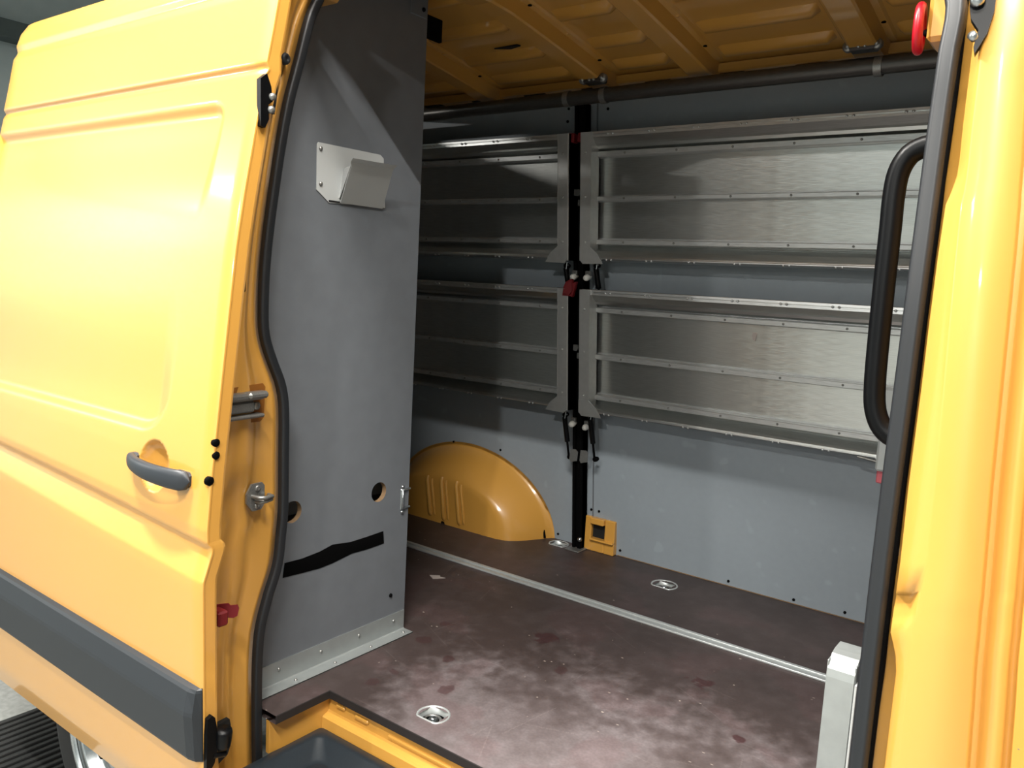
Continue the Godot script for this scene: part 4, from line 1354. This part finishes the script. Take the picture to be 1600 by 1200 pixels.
const PX := -1.53
func build_partition() -> void:
	var base := Vector3(PX, -1.0, -1.35)
	var t := thing("partition_panel", "tall grey partition board beside the sliding door opening", "partition", base)
	var csg := CSGBox3D.new()
	csg.name = "board"
	csg.size = Vector3(0.015, 1.74, 0.565)
	csg.material = M.panel
	t.add_child(csg)
	csg.position = Vector3(-0.0075, 0.87, (-1.06 - 1.625) / 2.0 + 1.35)
	for q in [[592, 769, 0.027], [457, 800, 0.027]]:
		var p := on_x(q[0], q[1], PX)
		var c := CSGCylinder3D.new()
		c.name = "hole"
		c.operation = CSGShape3D.OPERATION_SUBTRACTION
		c.radius = q[2]
		c.height = 0.1
		c.sides = 32
		c.material = M.wood
		csg.add_child(c, true)
		c.rotation_degrees = Vector3(0, 0, 90)
		c.position = p - base - csg.position
	# aluminium angle at the foot
	var mb := MB.new()
	var rows := []
	for z in [-1.622, -1.06]:
		rows.append(PackedVector3Array([Vector3(PX + 0.0005, -0.942, z), Vector3(PX + 0.003, -0.942, z), Vector3(PX + 0.0035, -0.994, z), Vector3(PX + 0.006, -0.9965, z), Vector3(PX + 0.040, -0.9965, z), Vector3(PX + 0.040, -0.9995, z)]))
	mb.slab(rows, Vector3(-0.001, -0.0003, 0), -1)
	mb.cbox(Vector3(PX + 0.0005, -0.998, -1.622), Vector3(PX + 0.003, -0.942, -1.06), 0.0005)
	mb.cbox(Vector3(PX + 0.0005, -0.9996, -1.622), Vector3(PX + 0.040, -0.9966, -1.06), 0.0005)
	var an := part("foot_angle", mb, M.alu_angle, t, "aluminium angle along the partition's foot")
	mb = MB.new()
	for i in 4:
		rivet(mb, Vector3(PX + 0.0035, -0.962, -1.58 + i * 0.13), Vector3.RIGHT, 0.0045)
	for i in 5:
		rivet(mb, Vector3(PX + 0.024, -0.9963, -1.60 + i * 0.125), Vector3.UP, 0.0045)
	var rv := part("rivets", mb, M.steel, an)
	rv.set_meta("kind", "stuff")
	# tape
	mb = MB.new()
	rows = []
	var lo := []
	var up := []
	for q in [[442, 903, 445, 880], [470, 896, 472, 873], [500, 888, 500, 862], [520, 880, 520, 851], [550, 865, 548, 847], [575, 858, 573, 839], [600, 849, 599, 830]]:
		rows.append(PackedVector3Array([on_x(q[0], q[1], PX + 0.001), on_x((q[0] + q[2]) / 2.0, (q[1] + q[3]) / 2.0 , PX + 0.0035), on_x(q[2], q[3], PX + 0.001)]))
	mb.slab(rows, Vector3(-0.001, 0, 0), 1)
	solo("black_tape", mb, M.black, "strip of black tape stuck slantwise across the partition", "tape", on_x(520, 880, PX + 0.001))
	# dark screw hole, edge bracket, corner plate
	mb = MB.new()
	rivet(mb, on_x(610, 930, PX), Vector3.RIGHT, 0.006)
	part("screw", mb, M.black, t)
	var eb := on_x(628, 780, PX)
	mb = MB.new()
	mb.tube([eb + Vector3(0.0, 0.026, -0.030), eb + Vector3(0.004, 0.026, 0.0), eb + Vector3(0.004, -0.026, 0.0), eb + Vector3(0.0, -0.026, -0.030)], 0.0035, 8)
	mb.cbox(eb + Vector3(-0.006, -0.03, -0.006), eb + Vector3(0.003, 0.03, 0.006), 0.002)
	for s in [-1, 1]:
		rivet(mb, eb + Vector3(0.002, 0.036 * s, 0.0), Vector3.RIGHT, 0.005)
	part("edge_bracket", mb, M.zinc, t, "small bright metal bracket on the partition's edge")
	mb = MB.new()
	var cp := on_x(652, 12, PX)
	mb.cbox(Vector3(PX, cp.y - 0.02, -1.622), Vector3(PX + 0.004, cp.y + 0.08, -1.56), 0.0015)
	var cpl := part("corner_plate", mb, M.panel, t)
	mb = MB.new()
	rivet(mb, Vector3(PX + 0.004, cp.y, -1.605), Vector3.RIGHT, 0.006)
	part("plate_screw", mb, M.black, cpl)
	mb = MB.new()
	mb.cbox(Vector3(PX - 0.016, cp.y - 0.06, -1.69), Vector3(PX - 0.004, cp.y - 0.002, -1.622), 0.002)
	part("roof_tab", mb, M.black, cpl)

func build_holder() -> void:
	var t := thing("document_holder", "pale grey sheet metal document holder on the partition", "document holder", on_x(560, 327, PX))
	var mb := MB.new()
	var poly := PackedVector2Array()
	var c := on_x(550, 275, PX + 0.001)
	var back := []
	for q in [[497, 222], [594, 242], [599, 248], [601, 325], [580, 322], [514, 317], [494, 296], [495, 225]]:
		var p := on_x(q[0], q[1], PX + 0.001)
		poly.append(Vector2(-(p.z), p.y))
	# local x = -z, local y = y, local z = +x
	mb.prism(poly, 0.0018, at(Vector3(PX + 0.0005, 0, 0), Basis(Vector3(0, 0, -1), Vector3.UP, Vector3.RIGHT)))
	part("back_plate", mb, M.white, t)
	# front pocket: leans out towards its rim, with a rolled lip
	mb = MB.new()
	var d := PX + 0.006
	var bl := on_x(532, 317, d)
	var br := on_x(598, 326, d)
	var o := PX + 0.062
	var ml := on_x(549, 259, o)
	var mr := on_x(613, 270, o)
	var lipo := PX + 0.082
	var tl := on_x(552, 247, lipo)
	var tr := on_x(621, 259, lipo)
	var rows := []
	rows.append(PackedVector3Array([Vector3(PX + 0.002, bl.y, bl.z), Vector3(PX + 0.002, br.y, br.z)]))
	rows.append(PackedVector3Array([bl, br]))
	for f in [0.25, 0.5, 0.75]: rows.append(PackedVector3Array([bl.lerp(ml, f), br.lerp(mr, f)]))
	rows.append(PackedVector3Array([ml, mr]))
	rows.append(PackedVector3Array([ml.lerp(tl, 0.5) - Vector3(0.004, 0, 0), mr.lerp(tr, 0.5) - Vector3(0.004, 0, 0)]))
	rows.append(PackedVector3Array([tl, tr]))
	mb.slab(rows, Vector3(-0.0018, 0, 0), -1)
	part("pocket", mb, M.white, t)
	# left cheek joins pocket and plate
	mb = MB.new()
	mb.slab([PackedVector3Array([Vector3(PX + 0.002, bl.y + 0.012, bl.z + 0.001), bl + Vector3(0, 0.012, 0.001)]), PackedVector3Array([Vector3(PX + 0.002, ml.y, bl.z - 0.012), ml + Vector3(0, 0, 0.001)])], Vector3(0, 0, 0.0015), -1)
	part("cheek", mb, M.white, t)
	mb = MB.new()
	var s := on_x(523, 315, PX + 0.003)
	mb.cbox(s + Vector3(-0.001, -0.002, -0.020), s + Vector3(0.001, 0.002, 0.018), 0.0005)
	part("slot", mb, M.hole, t)
	for q in [[501, 232], [501, 287]]:
		mb = MB.new()
		rivet(mb, on_x(q[0], q[1], PX + 0.0025), Vector3.RIGHT, 0.0055)
		part("screw", mb, M.steel, t)

func build_small_things() -> void:
	# grab handle
	var pts := []
	for q in [[1462, 226], [1440, 231], [1420, 243], [1404, 270], [1396, 310], [1392, 350], [1381, 450], [1371, 550], [1367, 600], [1367, 635], [1374, 661], [1386, 677], [1402, 686], [1420, 690]]:
		pts.append(on_z(q[0], q[1], -1.19))
	var t := thing("grab_handle", "black tubular grab handle inside the front pillar", "handle", Vector3(-0.25, pts[-1].y, -1.19))
	var mb := MB.new()
	mb.tube(resample(pts, 70), 0.0142, 20)
	part("handle_tube", mb, M.gloss_black, t)
	for e in [pts[0], pts[-1]]:
		mb = MB.new()
		mb.lathe(at(e + Vector3(-0.004, 0, 0), along(Vector3.RIGHT)), [Vector2(0.001, -0.003), Vector2(0.022, -0.003), Vector2(0.024, 0.0), Vector2(0.024, 0.006), Vector2(0.001, 0.006)], 18)
		part("mounting_flange", mb, M.gloss_black, t)
	# aluminium upright at the edge of the floor
	t = thing("aluminium_upright", "short aluminium channel standing on the floor by the front pillar", "upright", Vector3(-0.30, -1.0, -1.42))
	mb = MB.new()
	var rows := []
	var xa := -0.326
	var xb := -0.281
	for q in [Vector2(-0.999, -1.40), Vector2(-0.640, -1.40), Vector2(-0.626, -1.402), Vector2(-0.616, -1.408), Vector2(-0.606, -1.424), Vector2(-0.603, -1.440), Vector2(-0.603, -1.475)]:
		rows.append(PackedVector3Array([Vector3(xa, q.x, q.y), Vector3(xb, q.x, q.y)]))
	mb.slab(rows, Vector3(0, -0.003, -0.003), -1)
	part("front_face", mb, M.alu_angle, t)
	for x in [xa, xb]:
		mb = MB.new()
		mb.cbox(Vector3(x - 0.0015, -1.0, -1.475), Vector3(x + 0.0015, -0.612, -1.404), 0.001)
		part("side_flange", mb, M.alu_angle, t)
	mb = MB.new()
	mb.cbox(Vector3(xb + 0.002, -1.0, -1.42), Vector3(xb + 0.006, -0.64, -1.398), 0.001)
	part("edge_strip", mb, M.white, t)
	# housing with pink tab at the far end of the lower shelf
	var a := on_lean(1370, 733, 0.075)
	var b := on_lean(1396, 613, 0.075)
	t = thing("latch_housing", "light grey plastic latch housing hanging at the lower right shelf end", "housing", Vector3(a.x + 0.03, a.y - 0.05, a.z))
	mb = MB.new()
	mb.cbox(Vector3(a.x, a.y, a.z - 0.010), Vector3(a.x + 0.07, b.y + 0.01, a.z + 0.03), 0.006)
	part("housing_body", mb, M.grey_box, t)
	mb = MB.new()
	mb.cbox(Vector3(a.x + 0.000, a.y - 0.040, a.z - 0.03), Vector3(a.x + 0.05, a.y - 0.002, a.z), 0.003)
	part("pink_tab", mb, M.pink, t, "small pink tab")
	mb = MB.new()
	mb.tube([a + Vector3(-0.06, 0.024, -0.02), a + Vector3(0.01, 0.016, -0.02)], 0.004, 8)
	part("cable", mb, M.steel, t)
	# red ring on the bracket
	var c := on_z(1437, 45, -1.25)
	mb = MB.new()
	var ring := []
	for i in 24:
		var an := TAU * i / 24.0
		ring.append(c + Vector3(cos(an) * 0.003, sin(an) * 0.028, cos(an) * 0.026))
	mb.tube(ring, 0.0065, 12, false, true)
	t = thing("pull_ring", "glossy red pull ring on the yellow bracket under the roof", "ring", c - Vector3(0, 0.034, 0))
	part("ring", mb, M.red_gloss, t)
	mb = MB.new()
	mb.tube([c + Vector3(0.002, 0.0, -0.024), c + Vector3(0.022, 0.0, -0.020)], 0.005, 10)
	part("ring_pin", mb, M.black, t)

func _ready() -> void:
	# camera
	var cam := Camera3D.new()
	cam.name = "camera"
	cam.fov = 50.6528
	cam.near = 0.02
	cam.transform = Transform3D(Basis(CX, -CD, -CF), OFF)
	add_child(cam)
	cam.current = true
	# surroundings: an indoor garage, lit by ceiling lamps only, two of them added
	var we := WorldEnvironment.new()
	we.name = "world_environment"
	var env := Environment.new()
	env.background_mode = Environment.BG_COLOR
	env.background_color = Color(0.02, 0.02, 0.02)
	env.tonemap_mode = Environment.TONE_MAPPER_LINEAR
	env.tonemap_exposure = 2.5
	env.sdfgi_enabled = true
	env.ssao_enabled = true
	env.ssil_enabled = true
	we.environment = env
	add_child(we)
	make_materials()
	build_garage()
	build_body()
	build_floor()
	build_ceiling()
	build_walls()
	build_sliding_door()
	build_seal()
	build_step()
	build_partition()
	build_wheel_arch()
	build_post()
	var upper := [0.508, 0.451, 0.431, 0.304, 0.287, 0.160, 0.142, 0.088]
	var lower := [-0.012, -0.073, -0.092, -0.238, -0.258, -0.384, -0.404, -0.448]
	build_shelf(-1.505, -0.36, upper, -1, "upper folded aluminium shelf between post and front pillar")
	build_shelf(-1.505, -0.36, lower, -1, "lower folded aluminium shelf between post and front pillar")
	build_shelf(-2.58, -1.556, upper, 1, "upper folded aluminium shelf between partition and post")
	build_shelf(-2.58, -1.556, lower, 1, "lower folded aluminium shelf above the yellow wheel arch")
	build_struts()
	build_tube()
	build_holder()
	build_small_things()
	for n in find_children("*", "GeometryInstance3D", true, false):
		n.cast_shadow = GeometryInstance3D.SHADOW_CASTING_SETTING_ON
